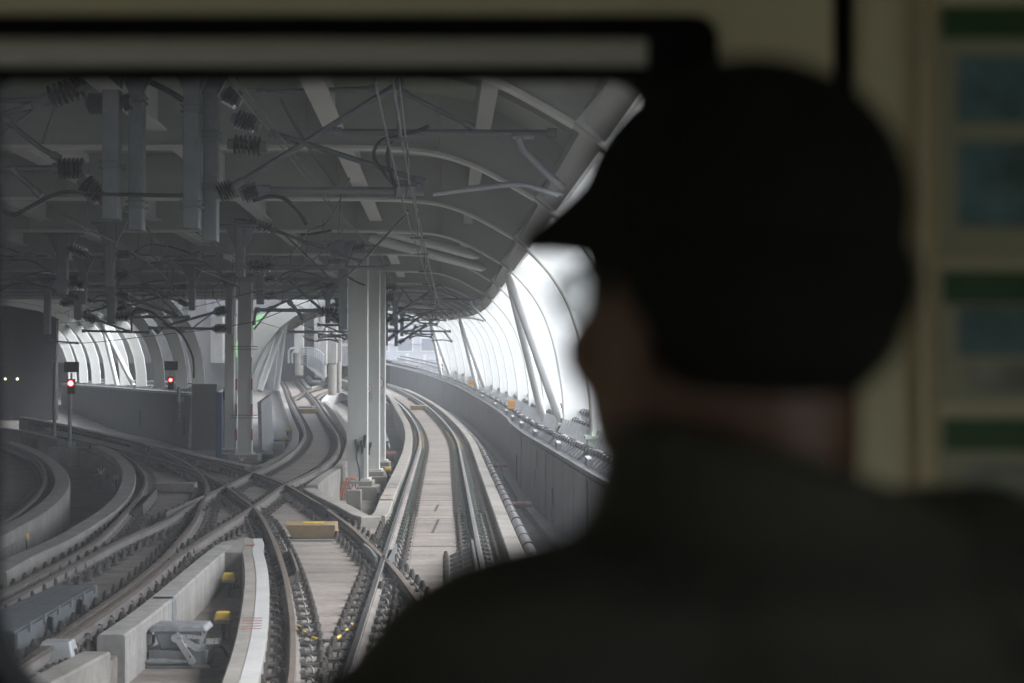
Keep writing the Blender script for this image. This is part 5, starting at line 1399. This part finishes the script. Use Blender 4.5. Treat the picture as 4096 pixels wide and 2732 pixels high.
# hose stand by the nearest column
for i, (x, yt, yb, lab) in enumerate(((785, 420, 1560, 'left grey channel post holding black plug heads'), (885, 540, 1490, 'right grey channel post holding black plug heads'))):
    b = gp('W', x, yb, -0.9, False); t = dp('W', x, yt, b.y)
    r = thing('plug_post', lab, 'post', b)
    H = t.z - b.z
    mb = MB(); mb.box((0, 0, H / 2), (0.08, 0.02, H)); mb.box((-0.035, 0.04, H / 2), (0.012, 0.07, H)); mb.box((0.035, 0.04, H / 2), (0.012, 0.07, H)); mb.build('channel', MAT['machine'], r)
    for j, (dx, dz, tl) in enumerate(((-0.15, 0.02, 0.15), (0.06, 0.14, -0.1), (0.0, -0.02, 0.1)) if i == 0 else ((-0.10, 0.16, 0.05), (0.06, 0.10, -0.2))):
        mb = MB(); mb.tube([(dx, -0.08, H + dz - 0.22), (dx + tl * 0.1, -0.08, H + dz - 0.1), (dx - tl * 0.2, -0.08, H + dz + 0.12), (dx - tl * 0.25, -0.08, H + dz + 0.16)], [0.03, 0.045, 0.05, 0.03], 12); mb.build('plug_head', MAT['black'], r, smooth=60)
    mb = MB(); mb.tube(spline([(-0.1, -0.08, H), (-0.16, -0.08, H - 0.35), (-0.08, -0.08, H - 0.8), (-0.08, -0.1, H - 1.6), (0.1, -0.15, 0.35), (0.7, -0.3, 0.06)], 0.06), 0.022, 8); mb.build('plug_cable', MAT['black'], r, smooth=60)
b = gp('W', 670, 1290, -0.6, False)
lo = thing('guard_hoop', 'white tubular guard hoop in front of the nearest column', 'guard rail', (b.x, b.y, -0.6))
mb = MB(); mb.tube(spline([(-0.12, 0, -0.3), (-0.13, 0, 0.8), (-0.1, 0.05, 1.05), (0.12, 0.4, 1.35), (0.16, 0.5, 1.2), (0.16, 0.5, -0.3)], 0.08), 0.045, 10); mb.build('hoop', MAT['white_steel'], lo, smooth=60)
for i in range(4): mb = MB(); mb.cyl((-0.06 + 0.06 * i, 0.1 + 0.1 * i, -0.3), (-0.06 + 0.06 * i, 0.1 + 0.1 * i, 1.05 + 0.07 * i), 0.02, 8); mb.build('bar', MAT['white_steel'], lo, smooth=60)
hp = [dp('W', x, y, pc.y - 0.62) for x, y in ((620, 1125), (500, 1110), (430, 1170), (370, 1290), (330, 1420), (310, 1495))]
mb = MB(); mb.tube(spline(hp, 0.08), 0.02, 8); mb.tube([v + Vector((0.06, 0.02, -0.03)) for v in spline(hp, 0.08)], 0.02, 8); tag(mb.build('orange_hose', MAT['orange_hose'], smooth=60), 'orange hose hanging over the nearest column pedestal', 'hose')
# striped hose between the near rails
hz = picks('D:880,1060 940,1120 1010,1165 1110,1190 1210,1175 1290,1120 1380,1020', -0.12)
mb = MB(); sp_ = resample(spline(hz, 0.03), 0.03)
mb.tube(sp_, 0.02, 10)
for i in range(len(sp_) - 1):
    for k in range(10): mb.m[i * 10 + k] = 0 if ((i + k // 3) // 5) % 3 == 0 else 1
tag(mb.build('striped_hose', [MAT['yellow'], MAT['black']], smooth=60), 'black and yellow striped hose looped between the near rails', 'hose')
# crossing pipes and odd furniture
a, b = gp('T', 230, 1225, -0.45, False), gp('T', 1560, 1235, -0.45, False)
mb = MB(); mb.cyl(a, b, 0.13, 12); tag(mb.build('cross_pipe', MAT['silver'], smooth=40), 'grey pipe lying across behind the twin column pedestal', 'pipe')
a, b = gp('W', 1180, 650, -0.5, False), gp('W', 1640, 655, -0.5, False)
mb = MB(); mb.cyl(a, b, 0.17, 14); mb.cyl(a.lerp(b, 0.2), a.lerp(b, 0.62), 0.20, 14, 1); tag(mb.build('cross_pipe', [MAT['pipe'], MAT['flange']], smooth=40), 'pipe with rusty collar between column and island kerb', 'pipe')
a = gp('W', 1340, 280, -0.9, False); o = block('flat_trolley', 'flat silver trough lying behind the third column', 'trough', (a.x, a.y, -0.75), (1.6, 0.5, 0.22), 'silver')
a = gp('W', 1150, 1260, -0.9, False); block('floor_beam', 'grey floor beam beside the column pedestals', 'beam', (a.x, a.y, -0.9), (1.2, 0.6, 0.3), 'kerb')
for i, (x, y) in enumerate(((1620, 190), (1620, 330), (1640, 780), (1600, 1040))):
    a = gp('T' if i > 1 else 'W', x if i > 1 else 1400, y if i > 1 else 380 - 200 * i, -0.9, False); block('floor_step', '%s low step on the trough floor counting from the columns' % ORD[i], 'step', (a.x, a.y, -0.9), (1.9, 0.35, 0.10), 'kerb')
# blue tarpaulin post, leaning panel and cluttered corner by the twin columns
q = dp('T', 690, 1150, 62.5); t_ = dp('T', 690, 270, 62.5)
mb = MB(); mb.box((q.x, q.y, (q.z + t_.z) / 2 - 0.2), (0.24, 0.2, t_.z - q.z + 0.4)); tag(mb.build('blue_screen', MAT['blue']), 'tall narrow blue tarpaulin screen beside the rear twin column', 'screen')
mb = MB(); b0 = Vector((-8.9, 63.5, 0)); b1 = Vector((-9.7, 74, 0))
pl0 = dp('T', 1330, 430, 63.5)
mb.add([(pl0.x, 63.5, -0.95), (pl0.x - 0.1, 63.5, pl0.z), (-10.35, 68, pl0.z + 0.25), (-10.2, 68, -0.9), (pl0.x + 0.12, 63.5, -0.95), (pl0.x + 0.05, 63.5, pl0.z), (-10.23, 68, pl0.z + 0.25), (-10.08, 68, -0.9)],
       [(0, 1, 2, 3), (7, 6, 5, 4), (0, 4, 5, 1), (1, 5, 6, 2), (2, 6, 7, 3), (3, 7, 4, 0)])
tag(mb.build('end_panel', MAT['machine']), 'tall grey parapet end panel right of the twin columns', 'panel')
for i, (x, y, w, h) in enumerate(((460, 950, 0.8, 2.6), (330, 1080, 0.9, 0.7), (1290, 1130, 0.5, 0.6))):
    q = gp('T', x, 1190, -0.9, False); block('equipment_cabinet', ('dark tall cabinet behind the parapet end', 'low dark crate at the parapet foot', 'small bench frame beside the end panel')[i], 'cabinet', (q.x, q.y + 2.5, -0.9), (w, 0.6, h), 'cable' if i < 2 else 'rack')
block('equipment_cabinet', 'tall dim locker closing the gap beside the grey parapet end', 'cabinet', (-13.4, 70, -0.9), (1.1, 0.6, 3.1), 'cable')
hb = thing('plug_bundle', 'black plug bundle on a pole before the rear twin column', 'plug post', gp('T', 775, 1290, -0.9, False))
H = 3.0
mb = MB(); mb.cyl((0, 0, 0), (0, 0, 2.6), 0.05, 8); mb.build('pole', MAT['machine'], hb)
for dx, dz in ((-0.12, 2.55), (0.02, 2.75), (0.12, 2.6)):
    mb = MB(); mb.tube([(dx, -0.05, dz - 0.3), (dx, -0.05, dz), (dx + 0.02, -0.05, dz + 0.2)], [0.05, 0.1, 0.06], 10); mb.build('plug_head', MAT['black'], hb, smooth=60)
# ------------------------------------------------------------------ the train car we stand in
INM = {
 'beige': mat('beige_laminate', (0.66, 0.60, 0.44), 0.5, var=0.05, scale=2.0),
 'gasket': mat('black_gasket', (0.010, 0.010, 0.010), 0.9, spec=0.1),
 'ceil': mat('car_ceiling', (0.6, 0.58, 0.52), 0.6),
 'floor': mat('car_floor', (0.24, 0.24, 0.23), 0.7, var=0.2, scale=8),
 'tube': mat('blind_fabric', (0.5, 0.485, 0.475), 0.6, var=0.05, scale=4),
 'leak_mask': mat('leak_mask_grey', (0.45, 0.46, 0.46), 0.4),
 'green': mat('notice_green', (0.025, 0.085, 0.022), 0.5),
 'paper': mat('notice_paper', (0.40, 0.38, 0.30), 0.6),
 'pblue': mat('notice_picture_blue', (0.15, 0.28, 0.33), 0.5, var=0.5, scale=16, col2=(0.02, 0.035, 0.045)),
 'pgrey': mat('notice_picture_grey', (0.34, 0.34, 0.31), 0.5, var=0.6, scale=18, col2=(0.03, 0.03, 0.04)),
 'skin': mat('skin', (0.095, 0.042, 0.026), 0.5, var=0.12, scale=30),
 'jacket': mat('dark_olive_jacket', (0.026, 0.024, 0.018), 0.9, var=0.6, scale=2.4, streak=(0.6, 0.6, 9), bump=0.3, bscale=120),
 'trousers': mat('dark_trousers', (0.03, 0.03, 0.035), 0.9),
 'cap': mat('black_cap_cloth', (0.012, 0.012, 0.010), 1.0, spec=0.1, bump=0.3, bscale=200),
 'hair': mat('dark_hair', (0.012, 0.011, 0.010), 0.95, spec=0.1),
 'specs': mat('spectacle_frame', (0.06, 0.06, 0.06), 0.3, metal=0.5),
 'lens': glass_mat('spectacle_lens', (0.42, 0.43, 0.43), 0.08),
 'screen': glass_mat('dusty_veil_windscreen', (0.94, 0.955, 0.955), 0.044),  # dust film; its translucent share paints in the milky light veil
 'sidewin': glass_mat('car_window_glass', (0.82, 0.86, 0.84), 0.02),
 'shoe': mat('shoe_leather', (0.02, 0.018, 0.016), 0.5),
}
FY, XL, XR, ZF, ZC, YB = 1.75, -1.53, 1.17, 1.22, 3.42, -9.0
train = thing('train_car', 'dim metro car interior around the front window', 'train', (0, 0, 0))
def tp(n, c, s, m, **k):
    mb = MB(); mb.box(c, s, **{q: v for q, v in k.items() if q in ('rx', 'ry', 'rz', 'taper')}); return mb.build(n, m, train, bevel=k.get('bevel', 0))
# front bulkhead with a rounded window opening
wx0, wx1, wz0, wz1, rr = -0.578, 0.150, 2.455, 3.178, 0.10
def rounded(x0, x1, z0, z1, r, n=8):
    out = []
    for sx, sz, a0, q in ((1, 1, 0, 0.45), (0, 1, 90, 0.12), (0, 0, 180, 1.4), (1, 0, 270, 0.5)):
        r_ = r * q; cx = x1 - r_ if sx else x0 + r_; cz = z1 - r_ if sz else z0 + r_
        for k in range(n + 1):
            a = R(a0 + 90 * k / n); out.append((cx + r_ * math.cos(a), cz + r_ * math.sin(a)))
    return out
def framed(n, outer, inner, y0, y1, m):
    mb = MB(); N_ = len(outer)
    vs = [(a, y0, b) for a, b in outer] + [(a, y0, b) for a, b in inner] + [(a, y1, b) for a, b in outer] + [(a, y1, b) for a, b in inner]
    fs = []
    for i in range(N_):
        j = (i + 1) % N_
        fs += [(i, j, N_ + j, N_ + i), (2 * N_ + i, 3 * N_ + i, 3 * N_ + j, 2 * N_ + j), (N_ + i, N_ + j, 3 * N_ + j, 3 * N_ + i), (i, 2 * N_ + i, 2 * N_ + j, j)]
    mb.add(vs, fs); return mb.build(n, m, train, smooth=30)
inner = rounded(wx0, wx1, wz0, wz1, rr)
mid = rounded(wx0 - 0.045, wx1 + 0.075, wz0 - 0.045, wz1 + 0.058, rr * 0.6)
def proj(pts, x0, x1, z0, z1):
    cx, cz = (wx0 + wx1) / 2, (wz0 + wz1) / 2; out = []
    for a, b in pts:
        dx, dz = a - cx, b - cz
        t = min((x1 - cx) / dx if dx > 1e-6 else 1e9, (x0 - cx) / dx if dx < -1e-6 else 1e9, (z1 - cz) / dz if dz > 1e-6 else 1e9, (z0 - cz) / dz if dz < -1e-6 else 1e9)
        out.append((cx + dx * t, cz + dz * t))
    return out
framed('bulkhead', proj(mid, XL, 0.352, ZF, ZC), mid, FY, FY + 0.06, INM['beige'])
framed('window_gasket', mid, inner, FY - 0.012, FY + 0.07, INM['gasket'])
mb = MB(); mb.add([(a, FY + 0.05, b) for a, b in inner], [tuple(range(len(inner)))]); mb.build('windscreen', INM['screen'], train)
mb = MB(); mb.cyl((wx0 - 0.02, FY - 0.035, 3.190), (wx1 - 0.005, FY - 0.035, 3.190), 0.0155, 16); mb.build('blind_tube', INM['tube'], train, smooth=40)
mb = MB(); mb.cyl((wx0 - 0.02, FY - 0.03, 3.168), (wx1 - 0.012, FY - 0.03, 3.168), 0.009, 12); mb.build('blind_rail', INM['gasket'], train, smooth=40)
tp('blind_bracket', (wx1 + 0.012, FY - 0.03, 3.185), (0.03, 0.05, 0.07), INM['gasket'])
tp('door_gap', (0.364, FY + 0.02, (ZF + ZC) / 2), (0.022, 0.03, ZC - ZF), INM['gasket'])
mb = MB(); mb.cyl((0.415, FY + 0.03, ZF), (0.415, FY + 0.03, ZC), 0.044, 20); mb.build('corner_pillar', INM['beige'], train, smooth=40)
tp('notice_panel', ((0.452 + XR) / 2, FY - 0.03, (ZF + ZC) / 2), (XR - 0.452, 0.06, ZC - ZF), INM['beige'])
tp('light_leak_mask', ((0.33 + XR) / 2, FY + 0.10, (ZF + ZC) / 2), (XR - 0.33, 0.03, ZC - ZF), INM['leak_mask'])  # backing added to stop a light leak beside the pillar
tp('floor', ((XL + XR) / 2, (FY + YB) / 2, ZF - 0.05), (XR - XL + 0.1, FY - YB + 0.2, 0.1), INM['floor'])
tp('ceiling', ((XL + XR) / 2, (FY + YB) / 2, ZC + 0.05), (XR - XL + 0.1, FY - YB + 0.2, 0.1), INM['ceil'])
tp('back_wall', ((XL + XR) / 2, YB, (ZF + ZC) / 2), (XR - XL, 0.08, ZC - ZF), INM['beige'])
tp('underframe', ((XL + XR) / 2, (FY + YB) / 2, 0.75), (XR - XL - 0.3, FY - YB - 0.6, 0.8), INM['gasket'])
SW = [(-1.6, 0.5), (-4.3, -1.8), (-7.4, -4.6)]
for sx, x in ((-1, XL), (1, XR)):
    tp('side_wall_lower', (x, (FY + YB) / 2, (ZF + 1.95) / 2), (0.06, FY - YB, 1.95 - ZF), INM['beige'])
    tp('side_wall_upper', (x, (FY + YB) / 2, (3.05 + ZC) / 2), (0.06, FY - YB, ZC - 3.05), INM['beige'])
    cuts = [YB] + [v for p_ in sorted(SW) for v in p_] + [FY]
    for a, b in zip(cuts[::2], cuts[1::2]): tp('side_wall_pier', (x, (a + b) / 2, 2.5), (0.06, b - a, 1.1), INM['beige'])
    for a, b in SW: tp('side_window', (x, (a + b) / 2, 2.5), (0.008, b - a - 0.004, 1.096), INM['sidewin'])

def notice(label, z0, z1, pics):
    r = thing('wall_notice', label, 'notice', (0.585, FY - 0.062, z0))
    h = z1 - z0
    mb = MB(); mb.box((0, 0, h / 2), (0.27, 0.004, h)); mb.build('sheet', INM['paper'], r)
    mb = MB(); mb.box((0, -0.004, h - 0.019), (0.262, 0.003, 0.034)); mb.build('green_header', INM['green'], r)
    for x, z, w, hh, m in pics:
        mb = MB(); mb.box((x, -0.004, z), (w, 0.003, hh)); mb.build('picture', INM[m], r)
notice('topmost pinned notice with dark green header and blue pictures', 2.965, 3.235, [(-0.05, 0.18, 0.13, 0.07, 'pblue'), (0.07, 0.14, 0.1, 0.12, 'pblue'), (-0.06, 0.08, 0.11, 0.09, 'pblue'), (0.06, 0.03, 0.1, 0.05, 'pgrey')])
notice('middle notice with green header over small blue pictures', 2.815, 2.955, [(-0.05, 0.075, 0.13, 0.05, 'pblue'), (0.07, 0.05, 0.1, 0.08, 'pgrey'), (-0.06, 0.025, 0.09, 0.03, 'pgrey')])
notice('lowest notice with green header and grey pictures beside the shoulder', 2.60, 2.80, [(-0.06, 0.11, 0.1, 0.08, 'pgrey'), (0.06, 0.12, 0.11, 0.07, 'pblue'), (-0.01, 0.04, 0.2, 0.05, 'pgrey')])

# ------------------------------------------------------------------ the man at the window
man = thing('person', 'man in a dark cap and olive jacket watching through the front window', 'person', (0.15, 1.02, ZF))
HC = Vector((0.138, 1.02, 2.90))                 # head centre
FACE = Vector((-0.45, 0.89, -0.03)).normalized()  # looks left and ahead
SIDE = Vector((FACE.y, -FACE.x, 0)).normalized()  # to his right
BODY = Vector((-0.40, 0.92, 0)).normalized(); BS = Vector((BODY.y, -BODY.x, 0))
HS = 1.06
def ell(bm, c, r, axes=None, seg=20):
    M = Matrix.Identity(4)
    if axes:
        for i, a in enumerate(axes): M.col[i][:3] = a
    k_ = HS if axes and axes[0] is FACE else 1.0
    M = Matrix.Translation(c) @ M @ Matrix.Diagonal((r[0] * k_, r[1] * k_, r[2] * k_, 1))
    bmesh.ops.create_uvsphere(bm, u_segments=seg, v_segments=seg // 2 + 2, radius=1, matrix=M)
def cap_seg(mb, pts, rad): mb.tube(pts, rad, 12)
UP = Vector((0, 0, 1))
def remeshed(name, m, build_fn, voxel, parent, smooth_it=6):
    bm = bmesh.new(); build_fn(bm)
    me = bpy.data.meshes.new(name); bm.to_mesh(me); bm.free()
    o = bpy.data.objects.new(name, me); COL.objects.link(o)
    md = o.modifiers.new('r', 'REMESH'); md.mode = 'VOXEL'; md.voxel_size = voxel; md.use_smooth_shade = True
    ms = o.modifiers.new('s', 'SMOOTH'); ms.iterations = smooth_it; ms.factor = 0.5
    dg = bpy.context.evaluated_depsgraph_get()
    me2 = bpy.data.meshes.new_from_object(o.evaluated_get(dg)); me2.materials.clear(); me2.materials.append(m)
    me2.name = name
    o.modifiers.clear(); o.data = me2
    o.parent = parent; o.matrix_parent_inverse = Matrix.Translation(-parent.location)
    return o
def tube_bm(bm, pts, rad, n=14, ends=True):
    mb = MB(); mb.tube(pts, rad, n)
    for p_, r_ in ((pts[0], rad[0]), (pts[-1], rad[-1])) if ends else (): ell(bm, Vector(p_), (r_, r_, r_), seg=12)
    vs = [bm.verts.new(v) for v in mb.v]
    for f in mb.f:
        try: bm.faces.new([vs[i] for i in f])
        except ValueError: pass
def loc(f, s, u, base=HC): return base + (FACE * f + SIDE * s + UP * u) * HS
def bl(f, s, z): return Vector((0.145, 1.02, 0)) + BODY * f + BS * s + UP * z
hands = ((bl(0.20, 0.27, 2.12)), (bl(0.10, -0.33, 2.02)))
def body(bm):
    ax = (FACE, SIDE, UP)
    ell(bm, loc(-0.01, 0, 0.035), (0.098, 0.077, 0.095), ax); ell(bm, loc(0.036, 0, -0.045), (0.078, 0.068, 0.105), ax); ell(bm, loc(0.06, 0, 0.005), (0.048, 0.06, 0.04), ax)
    ell(bm, loc(0.065, 0, -0.115), (0.03, 0.035, 0.03), ax); ell(bm, loc(0.115, 0, -0.03), (0.020, 0.014, 0.026), ax)
    ell(bm, loc(0.092, 0, 0.0), (0.014, 0.010, 0.035), ax); ell(bm, loc(0.095, 0, -0.075), (0.010, 0.024, 0.007), ax); ell(bm, loc(0.094, 0, -0.089), (0.009, 0.02, 0.007), ax)
    for s in (-1, 1):
        ell(bm, loc(-0.015, s * 0.080, -0.025), (0.022, 0.010, 0.034), ax); ell(bm, loc(0.082, s * 0.034, 0.012), (0.014, 0.017, 0.011), ax); ell(bm, loc(0.07, s * 0.045, -0.035), (0.03, 0.025, 0.028), ax)
    tube_bm(bm, [loc(-0.03, 0, -0.05), bl(-0.02, 0, 2.76), bl(-0.01, 0, 2.64)], [0.062, 0.062, 0.085])
    ell(bm, bl(0, 0, 2.45), (0.12, 0.17, 0.22), (BODY, BS, UP)); ell(bm, bl(0, 0, 2.18), (0.12, 0.15, 0.18), (BODY, BS, UP))
    for i, s in enumerate((1, -1)):
        sh, el, wr = bl(0, s * 0.19, 2.58), bl(0.0, s * 0.29, 2.30), hands[i]
        tube_bm(bm, [sh, el, wr], [0.055, 0.042, 0.028])
        d = (wr - el).normalized(); ac = BS
        palm = wr + d * 0.05
        ell(bm, palm, (0.05, 0.04, 0.016), (d, d.cross(UP).normalized(), d.cross(UP).normalized().cross(d)))
        lat = d.cross(UP).normalized(); dn = (lat.cross(d)) * -1
        for k, L in enumerate((0.068, 0.076, 0.07, 0.055)):
            b0 = palm + d * 0.04 + lat * (k - 1.5) * 0.019
            tube_bm(bm, [b0, b0 + d * L * 0.5 + dn * 0.006, b0 + d * L * 0.85 + dn * 0.025], [0.0085, 0.008, 0.007], 8)
        b0 = palm - d * 0.02 + lat * -0.034 * s
        tube_bm(bm, [b0, b0 + d * 0.03 - lat * 0.02 * s, b0 + d * 0.055 - lat * 0.025 * s + dn * 0.012], [0.011, 0.010, 0.008], 8)
    for s in (1, -1):
        tube_bm(bm, [bl(0, s * 0.09, 2.1), bl(0.01, s * 0.10, 1.72), bl(-0.01, s * 0.11, 1.30)], [0.085, 0.06, 0.042])
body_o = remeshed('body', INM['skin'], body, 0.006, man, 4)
def jacket(bm):
    ax = (BODY, BS, UP)
    ell(bm, bl(-0.015, 0, 2.44), (0.165, 0.26, 0.25), ax); ell(bm, bl(0.0, 0, 2.18), (0.165, 0.21, 0.28), ax); ell(bm, bl(0, 0, 2.02), (0.165, 0.20, 0.12), ax)
    ell(bm, bl(-0.075, 0, 2.57), (0.13, 0.27, 0.145), ax)
    for i, s in enumerate((1, -1)):
        lift = 0.055 if s > 0 else 0.0
        sh, el, wr = bl(-0.03, s * 0.27, 2.60 + lift), bl(-0.05, s * 0.35, 2.30), hands[i]
        tube_bm(bm, [bl(-0.03, s * 0.06, 2.69), bl(-0.035, s * 0.16, 2.655 + lift * 0.7), sh, el, wr - (wr - el).normalized() * 0.01], [0.085, 0.085, 0.09, 0.078, 0.05])
    tube_bm(bm, [bl(-0.03, 0, 2.64), bl(-0.03, 0.0, 2.69), bl(-0.036, 0.0, 2.745), bl(-0.036, 0.0, 2.775), bl(-0.036, 0.005, 2.79)], [0.17, 0.142, 0.118, 0.108, 0.106], 18, False)
    ell(bm, bl(-0.04, -0.13, 2.665), (0.10, 0.145, 0.088), ax)
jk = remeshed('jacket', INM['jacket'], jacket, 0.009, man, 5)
def trousers(bm):
    ell(bm, bl(0, 0, 2.03), (0.135, 0.165, 0.12), (BODY, BS, UP))
    for s in (1, -1): tube_bm(bm, [bl(0, s * 0.09, 2.02), bl(0.01, s * 0.10, 1.70), bl(-0.01, s * 0.11, 1.29)], [0.105, 0.082, 0.072])
remeshed('trousers', INM['trousers'], trousers, 0.010, man, 4)
for s in (1, -1):
    def shoe(bm, s=s):
        ell(bm, bl(0.06, s * 0.12, ZF + 0.04), (0.135, 0.05, 0.042), (BODY, BS, UP)); ell(bm, bl(-0.02, s * 0.115, ZF + 0.07), (0.06, 0.045, 0.065), (BODY, BS, UP)); ell(bm, bl(0.04, s * 0.12, ZF + 0.012), (0.14, 0.05, 0.012), (BODY, BS, UP))
    remeshed('shoe', INM['shoe'], shoe, 0.008, man, 3)
def capf(bm):
    ax = (FACE, SIDE, UP)
    ell(bm, loc(-0.012, 0, 0.045), (0.110, 0.095, 0.092), ax, 28); ell(bm, loc(-0.04, 0, 0.0), (0.084, 0.090, 0.060), ax, 24)
    # peak
    mb = MB(); top, bot = [], []
    for k in range(13):
        a = R(-78 + 13 * k)
        f0, s0 = 0.085 * math.cos(a), 0.085 * math.sin(a)
        for j, t in enumerate((0.0, 0.5, 1.0)):
            rr_ = 1 + t * 1.6 * max(0.0, math.cos(a)) ** 0.8
            p_ = loc(f0 * rr_ + 0.005, s0 * (1 + t * 0.10), 0.064 - t * 0.016 * math.cos(a) - 0.012 * abs(math.sin(a)) * t)
            top.append(p_ + UP * 0.006); bot.append(p_ - UP * 0.006)
    n = 13; V_ = top + bot; F_ = []
    for k in range(n - 1):
        for j in range(2):
            a_ = k * 3 + j
            F_ += [(a_, a_ + 1, a_ + 4, a_ + 3), (n * 3 + a_, n * 3 + a_ + 3, n * 3 + a_ + 4, n * 3 + a_ + 1)]
        e_ = k * 3 + 2; F_.append((e_, n * 3 + e_, n * 3 + e_ + 3, e_ + 3)); e_ = k * 3; F_.append((e_, e_ + 3, n * 3 + e_ + 3, n * 3 + e_))
    F_ += [(0, n * 3, n * 3 + 1, 1), (1, n * 3 + 1, n * 3 + 2, 2), (36, 37, n * 3 + 37, n * 3 + 36), (37, 38, n * 3 + 38, n * 3 + 37)]
    vs = [bm.verts.new(v) for v in V_]
    for f in F_: bm.faces.new([vs[i] for i in f])
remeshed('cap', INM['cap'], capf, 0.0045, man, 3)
def hairf(bm):
    ell(bm, loc(-0.045, 0, -0.015), (0.073, 0.080, 0.062), (FACE, SIDE, UP))
remeshed('hair', INM['hair'], hairf, 0.006, man, 2)
sp = thing('spectacles', 'thin spectacles on the face of the man in the cap', 'spectacles', HC)
for s in (-1, 1):
    ring = [FACE * 0.124 + SIDE * (s * 0.034 + 0.025 * math.cos(a)) + UP * (0.005 + 0.02 * math.sin(a)) for a in [R(20 * k) for k in range(19)]]
    mb = MB(); mb.tube(ring, 0.0022, 6); mb.build('rim', INM['specs'], sp)
    mb = MB(); mb.add(ring[:18], [tuple(range(18))]); mb.build('lens', INM['lens'], sp)
    mb = MB(); mb.tube([FACE * 0.124 + SIDE * s * 0.058 + UP * 0.012, FACE * 0.06 + SIDE * s * 0.083 + UP * 0.014, FACE * -0.01 + SIDE * s * 0.088 + UP * 0.008, FACE * -0.03 + SIDE * s * 0.088 - UP * 0.012], 0.0026, 6); mb.build('temple', INM['specs'], sp)
mb = MB(); mb.tube([FACE * 0.124 - SIDE * 0.01 + UP * 0.01, FACE * 0.128 + UP * 0.014, FACE * 0.124 + SIDE * 0.01 + UP * 0.01], 0.002, 6); mb.build('bridge', INM['specs'], sp)
# ------------------------------------------------------------------ moist air under and beyond the canopy
hz_m = bpy.data.materials.new('hazy_air'); hz_m.use_nodes = True
hn = hz_m.node_tree.nodes; hn.remove(hn['Principled BSDF'])
pv = hn.new('ShaderNodeVolumePrincipled'); pv.inputs['Color'].default_value = (0.93, 0.95, 1.0, 1)
pv.inputs['Density'].default_value = 0.0019; pv.inputs['Anisotropy'].default_value = 0.2
hz_m.node_tree.links.new(pv.outputs[0], hn['Material Output'].inputs['Volume'])
mb = MB(); mb.box((0, 120, 21), (520, 520, 64)); hz = mb.build('haze', hz_m); hz['kind'] = 'stuff'
